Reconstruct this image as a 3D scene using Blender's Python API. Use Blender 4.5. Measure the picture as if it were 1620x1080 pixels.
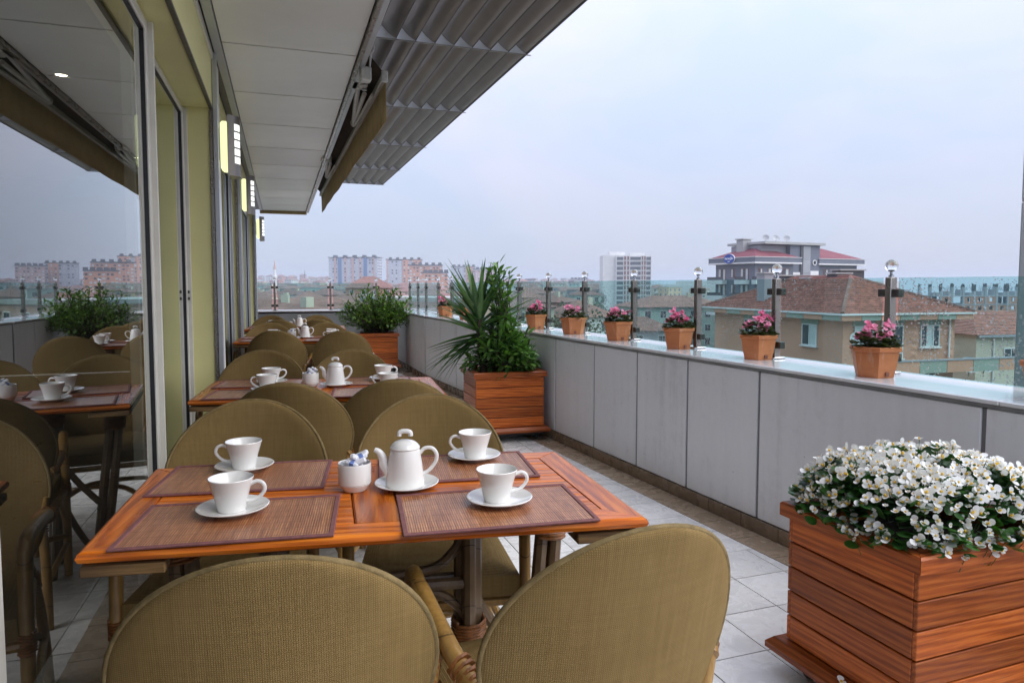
import bpy, math, random
from mathutils import Matrix, Vector, Euler, noise
R = math.radians
random.seed(7)
for o in list(bpy.data.objects): bpy.data.objects.remove(o)
sc = bpy.context.scene
col = sc.collection

# ------------------------------------------------------------------ camera
CAM_H = 1.24
YAW = R(19.30); PITCH = R(3.5)
cd = bpy.data.cameras.new('camera'); cam = bpy.data.objects.new('camera', cd); col.objects.link(cam)
cd.sensor_width = 36.0; cd.lens = 36.0 * 1083 / 1620
cd.shift_y = -0.0141
cd.clip_start = 0.05; cd.clip_end = 6000
cam.location = (0, 0, CAM_H)
cam.rotation_euler = (R(90) - PITCH, 0, -YAW)
sc.camera = cam

# ------------------------------------------------------------------ sky and sun (overcast)
SUN_AZ, SUN_EL = 122, 44          # degrees clockwise from +Y, above the horizon
w = bpy.data.worlds.new('World'); sc.world = w; w.use_nodes = True
nt = w.node_tree; nt.nodes.clear()
def wn(t, **k):
    n = nt.nodes.new(t)
    for a, v in k.items(): setattr(n, a, v)
    return n
sky = wn('ShaderNodeTexSky', sky_type='NISHITA', sun_disc=False)
sky.sun_elevation = R(SUN_EL); sky.sun_rotation = R(SUN_AZ)
b1 = wn('ShaderNodeBackground'); b1.inputs[1].default_value = 0.08
b2 = wn('ShaderNodeBackground'); b2.inputs[1].default_value = 1.0
mx = wn('ShaderNodeMixShader'); mx.inputs[0].default_value = 0.88
tc = wn('ShaderNodeTexCoord'); mp = wn('ShaderNodeMapping'); mp.inputs['Scale'].default_value = (1.0, 1.0, 2.2)
nz = wn('ShaderNodeTexNoise'); nz.inputs['Scale'].default_value = 2.3; nz.inputs['Detail'].default_value = 6; nz.inputs['Roughness'].default_value = 0.55; nz.inputs['Distortion'].default_value = 0.6
cr = wn('ShaderNodeValToRGB')
cr.color_ramp.elements[0].position = 0.36; cr.color_ramp.elements[0].color = (0.66, 0.755, 0.97, 1)
cr.color_ramp.elements[1].position = 0.64; cr.color_ramp.elements[1].color = (0.815, 0.822, 1.0, 1)
sx = wn('ShaderNodeSeparateXYZ')
zr = wn('ShaderNodeMapRange')                       # standard overcast sky: zenith three times the horizon
for i_, v_ in zip((1, 2, 3, 4), (0.0, 1.0, 0.358, 1.09)): zr.inputs[i_].default_value = v_
L_ = nt.links.new
L_(tc.outputs['Generated'], mp.inputs[0]); L_(mp.outputs[0], nz.inputs['Vector']); L_(tc.outputs['Generated'], sx.inputs[0])
L_(sx.outputs[2], zr.inputs[0]); L_(nz.outputs['Fac'], cr.inputs[0]); L_(cr.outputs[0], b2.inputs[0]); L_(zr.outputs[0], b2.inputs[1])
L_(sky.outputs[0], b1.inputs[0]); L_(b1.outputs[0], mx.inputs[1]); L_(b2.outputs[0], mx.inputs[2])
L_(mx.outputs[0], wn('ShaderNodeOutputWorld').inputs[0])

sd = bpy.data.lights.new('sun', 'SUN'); sd.energy = 1.5; sd.angle = R(70); sd.color = (1, 0.965, 0.92)
sun = bpy.data.objects.new('sun', sd); col.objects.link(sun)
_d = Vector((math.sin(R(SUN_AZ)) * math.cos(R(SUN_EL)), math.cos(R(SUN_AZ)) * math.cos(R(SUN_EL)), math.sin(R(SUN_EL))))
sun.rotation_euler = _d.to_track_quat('Z', 'Y').to_euler(); sun.location = (8, -4, 9)

sc.view_settings.view_transform = 'Standard'; sc.view_settings.look = 'None'
sc.view_settings.exposure = 1.10; sc.view_settings.gamma = 1.0
sc.render.engine = 'CYCLES'
sc.cycles.use_denoising = True
sc.cycles.max_bounces = 10; sc.cycles.transparent_max_bounces = 24
sc.cycles.diffuse_bounces = 4; sc.cycles.glossy_bounces = 4; sc.cycles.transmission_bounces = 6
sc.cycles.caustics_reflective = False; sc.cycles.caustics_refractive = False
sc.cycles.sample_clamp_indirect = 6

# ------------------------------------------------------------------ node materials
MATS = {}
class NT:
    def __init__(s, name):
        s.m = bpy.data.materials.new(name); s.m.use_nodes = True; s.t = s.m.node_tree
        s.p = s.t.nodes['Principled BSDF']; s.out = s.t.nodes['Material Output']; MATS[name] = s.m
    def n(s, t, ins=None, **k):
        x = s.t.nodes.new(t)
        for a, v in k.items(): setattr(x, a, v)
        for a, v in (ins or {}).items():
            if hasattr(v, 'is_output') or isinstance(v, bpy.types.NodeSocket): s.t.links.new(v, x.inputs[a])
            else: x.inputs[a].default_value = v
        return x
    def set(s, key, v):
        if isinstance(v, bpy.types.NodeSocket): s.t.links.new(v, s.p.inputs[key])
        else: s.p.inputs[key].default_value = v
    def coord(s, scale=(1, 1, 1), kind='Object', rnd=0.0):
        c = s.n('ShaderNodeTexCoord').outputs[kind]
        if rnd:
            oi = s.n('ShaderNodeObjectInfo').outputs['Random']
            mlt = s.n('ShaderNodeMath', {0: oi, 1: rnd}, operation='MULTIPLY').outputs[0]
            cmb = s.n('ShaderNodeCombineXYZ', {0: mlt, 1: mlt, 2: mlt}).outputs[0]
            c = s.n('ShaderNodeVectorMath', {0: c, 1: cmb}, operation='ADD').outputs[0]
        return s.n('ShaderNodeMapping', {0: c, 'Scale': scale}).outputs[0]
    def noise(s, vec, scale, detail=4, rough=0.5, dist=0.0):
        return s.n('ShaderNodeTexNoise', {'Vector': vec, 'Scale': scale, 'Detail': detail, 'Roughness': rough, 'Distortion': dist}).outputs['Fac']
    def ramp(s, fac, stops):
        r = s.n('ShaderNodeValToRGB', {0: fac}); e = r.color_ramp.elements
        while len(e) < len(stops): e.new(0.5)
        for i, (p, c) in enumerate(stops):
            e[i].position = p; e[i].color = (*c, 1) if len(c) == 3 else c
        return r.outputs[0]
    def mix(s, fac, a, b, mode='MIX'):
        x = s.n('ShaderNodeMix', data_type='RGBA', blend_type=mode)
        for i, v in ((0, fac), (6, a), (7, b)):
            if isinstance(v, bpy.types.NodeSocket): s.t.links.new(v, x.inputs[i])
            else: x.inputs[i].default_value = (*v, 1) if isinstance(v, tuple) and len(v) == 3 else v
        return x.outputs[2]
    def math(s, op, a, b=0.0, c=0.0):
        return s.n('ShaderNodeMath', {0: a, 1: b, 2: c}, operation=op).outputs[0]
    def bump(s, h, strength=0.3, dist=0.01):
        s.t.links.new(s.n('ShaderNodeBump', {'Height': h, 'Strength': strength, 'Distance': dist}).outputs[0], s.p.inputs['Normal'])
    def rand(s): return s.n('ShaderNodeObjectInfo').outputs['Random']

def plain(name, c, rough=0.5, metal=0.0, var=0.12, scale=6.0, bump=0.0, bscale=60, spec=0.5, orand=0.0, coat=0.0):
    s = NT(name); v = s.coord(rnd=9.0)
    f = s.noise(v, scale, 5, 0.6)
    c1 = tuple(max(0, x * (1 - var)) for x in c); c2 = tuple(min(1, x * (1 + var)) for x in c)
    cc = s.ramp(f, [(0.3, c1), (0.7, c2)])
    if orand:
        k = s.n('ShaderNodeMapRange', {0: s.rand(), 3: 1 - orand, 4: 1 + orand}).outputs[0]
        g = s.n('ShaderNodeCombineColor', {0: k, 1: k, 2: k}).outputs[0]
        cc = s.mix(1.0, cc, g, 'MULTIPLY')
    s.set('Base Color', cc); s.set('Metallic', metal); s.set('Specular IOR Level', spec)
    s.set('Roughness', s.n('ShaderNodeMapRange', {0: s.noise(v, scale * 2.3, 3), 3: max(0, rough * 0.8), 4: min(1, rough * 1.2)}).outputs[0])
    if coat: s.set('Coat Weight', coat); s.set('Coat Roughness', 0.08)
    if bump: s.bump(s.noise(v, bscale, 4), bump, 0.004)
    return s.m

def wood(name, axis, dark, mid, light, rough=0.32, coat=0.25, orand=0.22, grain=1.0):
    s = NT(name)
    sc_ = [26 * grain] * 3; sc_[axis] = 2.0 * grain
    v = s.coord(tuple(sc_), rnd=7.3)
    n1 = s.noise(v, 1.0, 6, 0.62, 1.2)
    sc2 = [140 * grain] * 3; sc2[axis] = 5
    n2 = s.noise(s.coord(tuple(sc2), rnd=3.1), 1.0, 3, 0.6)
    sc3 = [11 * grain] * 3; sc3[axis] = 1.1
    rings = s.n('ShaderNodeTexWave', {'Vector': s.coord(tuple(sc3), rnd=5.0), 'Scale': 1.6, 'Distortion': 5.5, 'Detail': 3, 'Detail Scale': 1.4}, wave_type='BANDS', bands_direction='DIAGONAL').outputs['Fac']
    f = s.math('ADD', s.math('MULTIPLY', n1, 0.72), s.math('MULTIPLY', rings, 0.28))
    c = s.ramp(f, [(0.22, dark), (0.5, mid), (0.78, light)])
    c = s.mix(s.math('MULTIPLY', s.n('ShaderNodeMapRange', {0: n2, 1: 0.5, 2: 0.75}).outputs[0], 0.55), c, tuple(x * 0.35 for x in dark))
    k = s.n('ShaderNodeMapRange', {0: s.rand(), 3: 1 - orand, 4: 1 + orand}).outputs[0]
    c = s.mix(1.0, c, s.n('ShaderNodeCombineColor', {0: k, 1: k, 2: k}).outputs[0], 'MULTIPLY')
    s.set('Base Color', c); s.set('Roughness', s.n('ShaderNodeMapRange', {0: n1, 3: rough * 0.75, 4: rough * 1.4}).outputs[0])
    s.set('Coat Weight', coat); s.set('Coat Roughness', 0.12); s.set('Specular IOR Level', 0.27)
    s.bump(s.math('ADD', n1, s.math('MULTIPLY', n2, -0.7)), 0.22, 0.002)
    return s.m

for a_, n_ in ((0, 'x'), (1, 'y')):
    wood('table_wood_' + n_, a_, (0.26, 0.050, 0.005), (0.54, 0.128, 0.010), (0.72, 0.22, 0.026), 0.26, 0.10)
    wood('planter_wood_' + n_, a_, (0.22, 0.044, 0.007), (0.43, 0.098, 0.014), (0.58, 0.165, 0.030), 0.42, 0.06, 0.34, 1.7)
wood('planter_trim_x', 0, (0.16, 0.033, 0.007), (0.32, 0.073, 0.013), (0.44, 0.125, 0.028), 0.36, 0.12, 0.2, 1.6)
wood('planter_trim_y', 1, (0.16, 0.033, 0.007), (0.32, 0.073, 0.013), (0.44, 0.125, 0.028), 0.36, 0.12, 0.2, 1.6)
wood('batten_wood', 0, (0.05, 0.03, 0.015), (0.17, 0.10, 0.045), (0.36, 0.22, 0.09), 0.7, 0.0)

def rattan(name, dark, light, rough=0.35):
    s = NT(name); v = s.coord((1, 1, 1), rnd=5.0)
    n1 = s.noise(v, 14, 4, 0.6); n2 = s.noise(s.coord((90, 90, 7), rnd=2.0), 1.0, 4, 0.6)
    sep = s.n('ShaderNodeSeparateXYZ', {0: v})
    zz = s.math('ADD', s.math('MULTIPLY', sep.outputs[2], 1.0), s.math('MULTIPLY', sep.outputs[1], 0.7))
    fr = s.math('FRACT', s.math('MULTIPLY', zz, 6.5)); ring = s.math('LESS_THAN', fr, 0.022)
    c = s.ramp(s.math('ADD', s.math('MULTIPLY', n1, 0.5), s.math('MULTIPLY', n2, 0.5)), [(0.3, dark), (0.68, light)])
    c = s.mix(s.math('MULTIPLY', ring, 0.75), c, tuple(x * 0.25 for x in dark))
    s.set('Base Color', c); s.set('Roughness', rough); s.set('Coat Weight', 0.3); s.set('Coat Roughness', 0.2)
    s.bump(s.math('ADD', n2, s.math('MULTIPLY', ring, -1.5)), 0.25, 0.002)
    return s.m
rattan('bamboo', (0.19, 0.095, 0.022), (0.43, 0.25, 0.065))
rattan('cane_dark', (0.075, 0.042, 0.020), (0.19, 0.12, 0.06), 0.45)
plain('cane_binding', (0.23, 0.085, 0.022), 0.4, var=0.45, scale=60, bump=0.3, bscale=200)

def fabric():
    s = NT('chair_fabric'); v = s.coord((1, 1, 1), rnd=3.0)
    wx = s.n('ShaderNodeTexWave', {'Vector': v, 'Scale': 92.0, 'Distortion': 0.6, 'Detail': 1}, wave_type='BANDS', bands_direction='X').outputs['Fac']
    wz = s.n('ShaderNodeTexWave', {'Vector': v, 'Scale': 92.0, 'Distortion': 0.25, 'Detail': 1}, wave_type='BANDS', bands_direction='Z').outputs['Fac']
    wv = s.math('MULTIPLY', wx, wz)
    st = s.noise(s.coord((170, 40, 4), rnd=2.0), 1.0, 3, 0.6); st2 = s.noise(s.coord((5, 20, 130), rnd=4.0), 1.0, 3, 0.6)
    bl = s.noise(v, 5.0, 3)
    f = s.math('ADD', s.math('ADD', s.math('MULTIPLY', st, 0.40), s.math('MULTIPLY', st2, 0.22)), s.math('MULTIPLY', bl, 0.38))
    c = s.ramp(f, [(0.28, (0.165, 0.102, 0.034)), (0.5, (0.230, 0.150, 0.054)), (0.72, (0.30, 0.203, 0.081))])
    c = s.mix(s.math('MULTIPLY', wv, s.math('MULTIPLY', s.noise(v, 260, 2), 0.85)), s.mix(0.22, c, (0.06, 0.036, 0.010)), (0.36, 0.255, 0.115))
    s.set('Base Color', c); s.set('Roughness', 0.8); s.set('Specular IOR Level', 0.15)
    s.bump(s.math('ADD', wv, s.math('MULTIPLY', s.noise(v, 7.0, 3), 5.0)), 0.5, 0.0016)
fabric()
plain('fabric_edge', (0.20, 0.145, 0.066), 0.8, var=0.3, scale=40, bump=0.4, bscale=400, spec=0.15)

def mat_weave():
    s = NT('bamboo_mat'); v = s.coord((1, 1, 1), rnd=6.0)
    w1 = s.n('ShaderNodeTexWave', {'Vector': v, 'Scale': 62.0, 'Distortion': 0.5, 'Detail': 1, 'Detail Scale': 2}, wave_type='BANDS', bands_direction='X').outputs['Fac']
    n1 = s.noise(s.coord((420, 16, 10), rnd=3.0), 1.0, 3, 0.7); n2 = s.noise(s.coord((90, 5, 4), rnd=8.0), 1.0, 3, 0.7)
    thr = s.n('ShaderNodeTexWave', {'Vector': v, 'Scale': 8.5, 'Distortion': 0.6}, wave_type='BANDS', bands_direction='Y').outputs['Fac']
    t = s.n('ShaderNodeMapRange', {0: thr, 1: 0.985, 2: 1.0}).outputs[0]
    f = s.math('ADD', s.math('MULTIPLY', n1, 0.55), s.math('MULTIPLY', n2, 0.45))
    c = s.ramp(f, [(0.30, (0.19, 0.055, 0.022)), (0.5, (0.44, 0.175, 0.072)), (0.68, (0.76, 0.38, 0.17))])
    c = s.mix(s.math('MULTIPLY', t, 0.6), c, (0.06, 0.018, 0.014))
    c = s.mix(s.math('MULTIPLY', s.math('SUBTRACT', 1.0, w1), 0.45), c, (0.05, 0.015, 0.010))
    s.set('Base Color', c); s.set('Roughness', 0.34); s.set('Coat Weight', 0.25); s.set('Coat Roughness', 0.15)
    s.bump(s.math('ADD', w1, s.math('MULTIPLY', n1, 0.4)), 0.5, 0.0015)
mat_weave()
plain('mat_border', (0.20, 0.078, 0.078), 0.7, var=0.25, scale=80, bump=0.3, bscale=500)
plain('ceramic', (0.80, 0.795, 0.77), 0.10, var=0.015, scale=8, coat=0.6)
plain('sugar_paper', (0.78, 0.79, 0.84), 0.55, var=0.06, scale=60)
plain('sugar_print', (0.16, 0.24, 0.55), 0.5, var=0.3, scale=120)

def tile_mat(name, base, var, stain):
    s = NT(name); v = s.coord(rnd=11.0)
    n1 = s.noise(v, 9, 6, 0.65, 0.6); n2 = s.noise(v, 45, 5, 0.7)
    c = s.ramp(n1, [(0.28, tuple(x * (1 - var) for x in base)), (0.5, base), (0.75, tuple(min(1, x * (1 + var * 0.5)) for x in base))])
    g = s.n('ShaderNodeTexCoord').outputs['Object']
    st = s.n('ShaderNodeMapRange', {0: s.math('ADD', s.math('MULTIPLY', n1, 0.6), s.math('MULTIPLY', n2, 0.4)), 1: 0.53, 2: 0.70}).outputs[0]
    c = s.mix(s.math('MULTIPLY', st, 0.42), c, stain)
    k = s.n('ShaderNodeMapRange', {0: s.rand(), 3: 0.88, 4: 1.08}).outputs[0]
    c = s.mix(1.0, c, s.n('ShaderNodeCombineColor', {0: k, 1: k, 2: k}).outputs[0], 'MULTIPLY')
    s.set('Base Color', c); s.set('Roughness', s.n('ShaderNodeMapRange', {0: n1, 1: 0.3, 2: 0.7, 3: 0.12, 4: 0.42}).outputs[0])
    s.bump(n2, 0.12, 0.002)
tile_mat('floor_tile', (0.83, 0.815, 0.79), 0.16, (0.46, 0.40, 0.33))
tile_mat('border_tile', (0.40, 0.30, 0.205), 0.22, (0.22, 0.15, 0.09))
tile_mat('skirting_tile', (0.24, 0.17, 0.11), 0.25, (0.10, 0.065, 0.04))
plain('grout', (0.05, 0.045, 0.04), 0.8, var=0.3)
def panel_mat():
    s = NT('parapet_panel'); v = s.coord(rnd=4.0)
    n1 = s.noise(v, 1.6, 4, 0.55); n2 = s.noise(s.coord((16, 16, 0.8), rnd=5.0), 1.0, 5, 0.62); n3 = s.noise(v, 26, 4, 0.7)
    f = s.math('ADD', s.math('ADD', s.math('MULTIPLY', n1, 0.35), s.math('MULTIPLY', n2, 0.40)), s.math('MULTIPLY', n3, 0.25))
    c = s.ramp(f, [(0.30, (0.60, 0.60, 0.61)), (0.47, (0.74, 0.75, 0.77)), (0.68, (0.80, 0.81, 0.83))])
    sp = s.n('ShaderNodeTexVoronoi', {'Vector': v, 'Scale': 9.0}).outputs['Distance']
    c = s.mix(s.math('MULTIPLY', s.math('LESS_THAN', sp, 0.035), 0.5), c, (0.12, 0.11, 0.10))
    s.set('Base Color', c); s.set('Roughness', s.n('ShaderNodeMapRange', {0: n2, 1: 0.3, 2: 0.7, 3: 0.30, 4: 0.58}).outputs[0]); s.set('Specular IOR Level', 0.4)
    s.bump(n1, 0.08, 0.02)
panel_mat()
plain('coping_white', (0.74, 0.745, 0.76), 0.07, var=0.06, scale=5, coat=0.5)
plain('joint_grey', (0.20, 0.20, 0.205), 0.6, var=0.2)
plain('steel', (0.30, 0.275, 0.25), 0.28, metal=0.9, var=0.06, scale=6)
plain('steel_dark', (0.085, 0.075, 0.068), 0.35, metal=0.6, var=0.25, scale=30)
plain('chrome', (0.62, 0.62, 0.63), 0.08, metal=1.0, var=0.05)
plain('aluminium', (0.52, 0.53, 0.55), 0.35, metal=0.75, var=0.06, scale=3)
plain('alu_blade', (0.29, 0.27, 0.25), 0.34, metal=0.55, var=0.14, scale=2.2)
plain('alu_rib', (0.68, 0.70, 0.74), 0.4, metal=0.3, var=0.08)
plain('frame_cream', (0.66, 0.64, 0.58), 0.4, var=0.08, scale=8)
plain('gasket', (0.018, 0.019, 0.022), 0.45, var=0.2)
plain('facade_yellow', (0.84, 0.80, 0.38), 0.42, var=0.06, scale=2.0, bump=0.05)
plain('soffit', (0.85, 0.84, 0.80), 0.34, metal=0.0, var=0.07, scale=1.4, orand=0.05)
plain('awning_white', (0.55, 0.54, 0.51), 0.4, var=0.15, scale=30)
plain('awning_cloth', (0.47, 0.345, 0.17), 0.85, var=0.18, scale=7, bump=0.2, bscale=200)
plain('awning_roll', (0.055, 0.035, 0.02), 0.85, var=0.3)
def terracotta():
    s = NT('terracotta'); v = s.coord(rnd=8.0); n1 = s.noise(v, 8, 5, 0.6); n2 = s.noise(s.coord((38, 38, 7), rnd=4.0), 1.0, 4, 0.65)
    c = s.ramp(n1, [(0.3, (0.46, 0.145, 0.050)), (0.7, (0.58, 0.205, 0.080))])
    c = s.mix(s.math('MULTIPLY', s.n('ShaderNodeMapRange', {0: n2, 1: 0.56, 2: 0.74}).outputs[0], 0.42), c, (0.62, 0.42, 0.30))      # lime runs
    k = s.n('ShaderNodeMapRange', {0: s.rand(), 3: 0.88, 4: 1.10}).outputs[0]
    c = s.mix(1.0, c, s.n('ShaderNodeCombineColor', {0: k, 1: k, 2: k}).outputs[0], 'MULTIPLY')
    s.set('Base Color', c); s.set('Roughness', s.n('ShaderNodeMapRange', {0: n1, 3: 0.38, 4: 0.62}).outputs[0]); s.set('Specular IOR Level', 0.35)
    s.bump(n2, 0.06, 0.003)
terracotta()
plain('soil', (0.035, 0.025, 0.018), 0.95, var=0.4, scale=40, bump=0.8, bscale=60)
plain('caster', (0.02, 0.02, 0.022), 0.5, var=0.2)
plain('caulk', (0.012, 0.010, 0.009), 0.6, var=0.3)
plain('bark', (0.040, 0.028, 0.018), 0.85, var=0.4, scale=30, bump=0.8, bscale=50)
def leaf(name, a, b, rough=0.35, trans=0.25, tint=(1.0, 1.25, 0.5)):
    s = NT(name)
    oi = s.n('ShaderNodeObjectInfo').outputs['Random']
    v = s.coord(rnd=3.0); n1 = s.noise(v, 9, 3); n2 = s.noise(v, 70, 2)
    f = s.math('ADD', s.math('ADD', s.math('MULTIPLY', n1, 0.45), s.math('MULTIPLY', n2, 0.3)), s.math('MULTIPLY', oi, 0.25))
    c = s.ramp(f, [(0.33, a), (0.67, b)])
    s.set('Base Color', c); s.set('Roughness', rough); s.set('Specular IOR Level', 0.45)
    tr = s.n('ShaderNodeBsdfTranslucent', {'Color': s.mix(1.0, c, tint, 'MULTIPLY')})
    ms = s.n('ShaderNodeMixShader', {0: trans, 1: s.p.outputs[0], 2: tr.outputs[0]})
    s.t.links.new(ms.outputs[0], s.out.inputs[0])
leaf('leaf_laurel', (0.035, 0.10, 0.022), (0.15, 0.29, 0.05), 0.32)
leaf('leaf_yucca', (0.035, 0.095, 0.030), (0.125, 0.24, 0.07), 0.38)
leaf('leaf_bush', (0.045, 0.11, 0.014), (0.24, 0.38, 0.045), 0.42)
leaf('leaf_begonia', (0.026, 0.085, 0.018), (0.09, 0.22, 0.04), 0.28)
leaf('leaf_pot', (0.03, 0.035, 0.014), (0.085, 0.09, 0.03), 0.4)
leaf('leaf_town', (0.028, 0.055, 0.028), (0.07, 0.11, 0.05), 0.7, 0.1)
leaf('petal_white', (0.78, 0.79, 0.76), (0.93, 0.93, 0.92), 0.5, 0.28, (1, 1, 1))
leaf('petal_pink', (0.78, 0.13, 0.28), (0.92, 0.42, 0.56), 0.5, 0.2, (1, 0.9, 0.95))
plain('pollen', (0.75, 0.46, 0.03), 0.6, var=0.1)

def glass(name, tint, ior, drops=0.0, rough=0.0, gain=1.0):
    s = NT(name); t = s.t; t.nodes.remove(s.p)
    fr = s.n('ShaderNodeFresnel', {'IOR': ior})
    tr = s.n('ShaderNodeBsdfTransparent', {'Color': (*tint, 1)})
    gl = s.n('ShaderNodeBsdfGlossy', {'Color': (0.95, 0.97, 0.97, 1), 'Roughness': rough})
    bf = s.n('ShaderNodeNewGeometry').outputs['Backfacing']
    fac = s.math('MULTIPLY', s.math('MINIMUM', s.math('MULTIPLY', fr.outputs[0], gain), 0.92), s.math('SUBTRACT', 1.0, bf))
    ms = s.n('ShaderNodeMixShader', {0: fac, 1: tr.outputs[0], 2: gl.outputs[0]})
    o = ms.outputs[0]
    if drops:
        v = s.coord(rnd=9.0)
        vo = s.n('ShaderNodeTexVoronoi', {'Vector': v, 'Scale': 75.0, 'Randomness': 1.0})
        rad = s.math('MULTIPLY', s.n('ShaderNodeSeparateColor', {0: vo.outputs['Color']}).outputs[0], 0.42)
        cl = s.n('ShaderNodeMapRange', {0: s.noise(v, 3.5, 3), 1: 0.30, 2: 0.55}).outputs[0]
        d = s.math('MULTIPLY', s.math('LESS_THAN', vo.outputs['Distance'], s.math('MULTIPLY', rad, cl)), drops)
        dm = s.n('ShaderNodeBsdfGlass', {'Color': (0.92, 0.97, 0.97, 1), 'Roughness': 0.25, 'IOR': 1.12})
        df = s.n('ShaderNodeBsdfDiffuse', {'Color': (0.72, 0.78, 0.78, 1)})
        d2 = s.n('ShaderNodeMixShader', {0: 0.45, 1: dm.outputs[0], 2: df.outputs[0]})
        o = s.n('ShaderNodeMixShader', {0: d, 1: o, 2: d2.outputs[0]}).outputs[0]
    t.links.new(o, s.out.inputs[0])
glass('rail_glass', (0.745, 0.885, 0.87), 1.35, 0.75)
glass('facade_glass', (0.80, 0.82, 0.81), 2.3, gain=1.55)
glass('town_glass', (0.3, 0.33, 0.36), 1.5)
def crystal():
    s = NT('crystal'); s.set('Base Color', (0.97, 0.98, 0.98, 1)); s.set('Transmission Weight', 1.0); s.set('Roughness', 0.0); s.set('IOR', 1.5)
crystal()
def emit(name, c, st):
    s = NT(name); s.set('Base Color', (*c, 1)); s.set('Emission Color', (*c, 1)); s.set('Emission Strength', st); s.set('Roughness', 0.4)
emit('lamp_glow', (0.90, 0.95, 0.48), 0.55)
emit('lamp_slot', (0.95, 0.97, 0.92), 0.5)
emit('downlight_glow', (1.0, 0.95, 0.85), 4.0)
plain('lamp_cover', (0.21, 0.19, 0.175), 0.4, metal=0.6, var=0.1)
# town
plain('asphalt', (0.055, 0.055, 0.058), 0.9, var=0.2)
def ground_mat():
    s = NT('town_ground'); v = s.coord()
    n1 = s.noise(v, 0.02, 6, 0.6); n2 = s.noise(v, 0.3, 4)
    c = s.ramp(n1, [(0.35, (0.075, 0.095, 0.05)), (0.5, (0.13, 0.125, 0.10)), (0.65, (0.20, 0.185, 0.16))])
    s.set('Base Color', s.mix(0.3, c, s.ramp(n2, [(0.3, (0.05, 0.06, 0.04)), (0.7, (0.24, 0.22, 0.20))]))); s.set('Roughness', 0.95)
ground_mat()
def town(name, c, var=0.10, rough=0.8): return plain(name, c, rough, var=var, scale=0.35, bump=0.0, orand=0.08)
for n_, c_ in dict(wall_cream=(0.52, 0.47, 0.38), wall_white=(0.66, 0.66, 0.65), wall_mint=(0.42, 0.52, 0.46), wall_ochre=(0.50, 0.36, 0.22), wall_pink=(0.50, 0.33, 0.28),
                   wall_grey=(0.30, 0.31, 0.34), wall_slate=(0.145, 0.16, 0.20), wall_brick=(0.40, 0.19, 0.12), wall_peach=(0.56, 0.26, 0.15), wall_bluewhite=(0.46, 0.48, 0.55),
                   band_blue=(0.075, 0.16, 0.34), band_pink=(0.50, 0.33, 0.31), concrete=(0.36, 0.365, 0.36), wall_tan=(0.56, 0.30, 0.205), tile_green=(0.30, 0.35, 0.30), dark_metal=(0.06, 0.062, 0.07),
                   white_trim=(0.68, 0.68, 0.68), sign_blue=(0.018, 0.06, 0.32), sign_white=(0.85, 0.86, 0.9), plum_metal=(0.17, 0.035, 0.05), dish_grey=(0.42, 0.43, 0.44), red_brown_panel=(0.20, 0.075, 0.055)).items(): town(n_, c_)
plain('roof_tile_old', (0.30, 0.125, 0.095), 0.85, var=0.45, scale=2.6, orand=0.12)
plain('roof_tile', (0.20, 0.10, 0.08), 0.85, var=0.3, scale=0.8, orand=0.2)
plain('town_window', (0.055, 0.065, 0.078), 0.18, var=0.3, scale=0.8, spec=0.7)
plain('curtain', (0.50, 0.56, 0.56), 0.4, var=0.15, scale=1.2, spec=0.7)
# dining room
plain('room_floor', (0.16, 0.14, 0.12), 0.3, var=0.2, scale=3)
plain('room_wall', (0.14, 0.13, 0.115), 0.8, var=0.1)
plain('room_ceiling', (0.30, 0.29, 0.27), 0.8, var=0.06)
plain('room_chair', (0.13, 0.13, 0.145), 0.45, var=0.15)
plain('blind', (0.55, 0.56, 0.60), 0.7, var=0.05)

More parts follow.
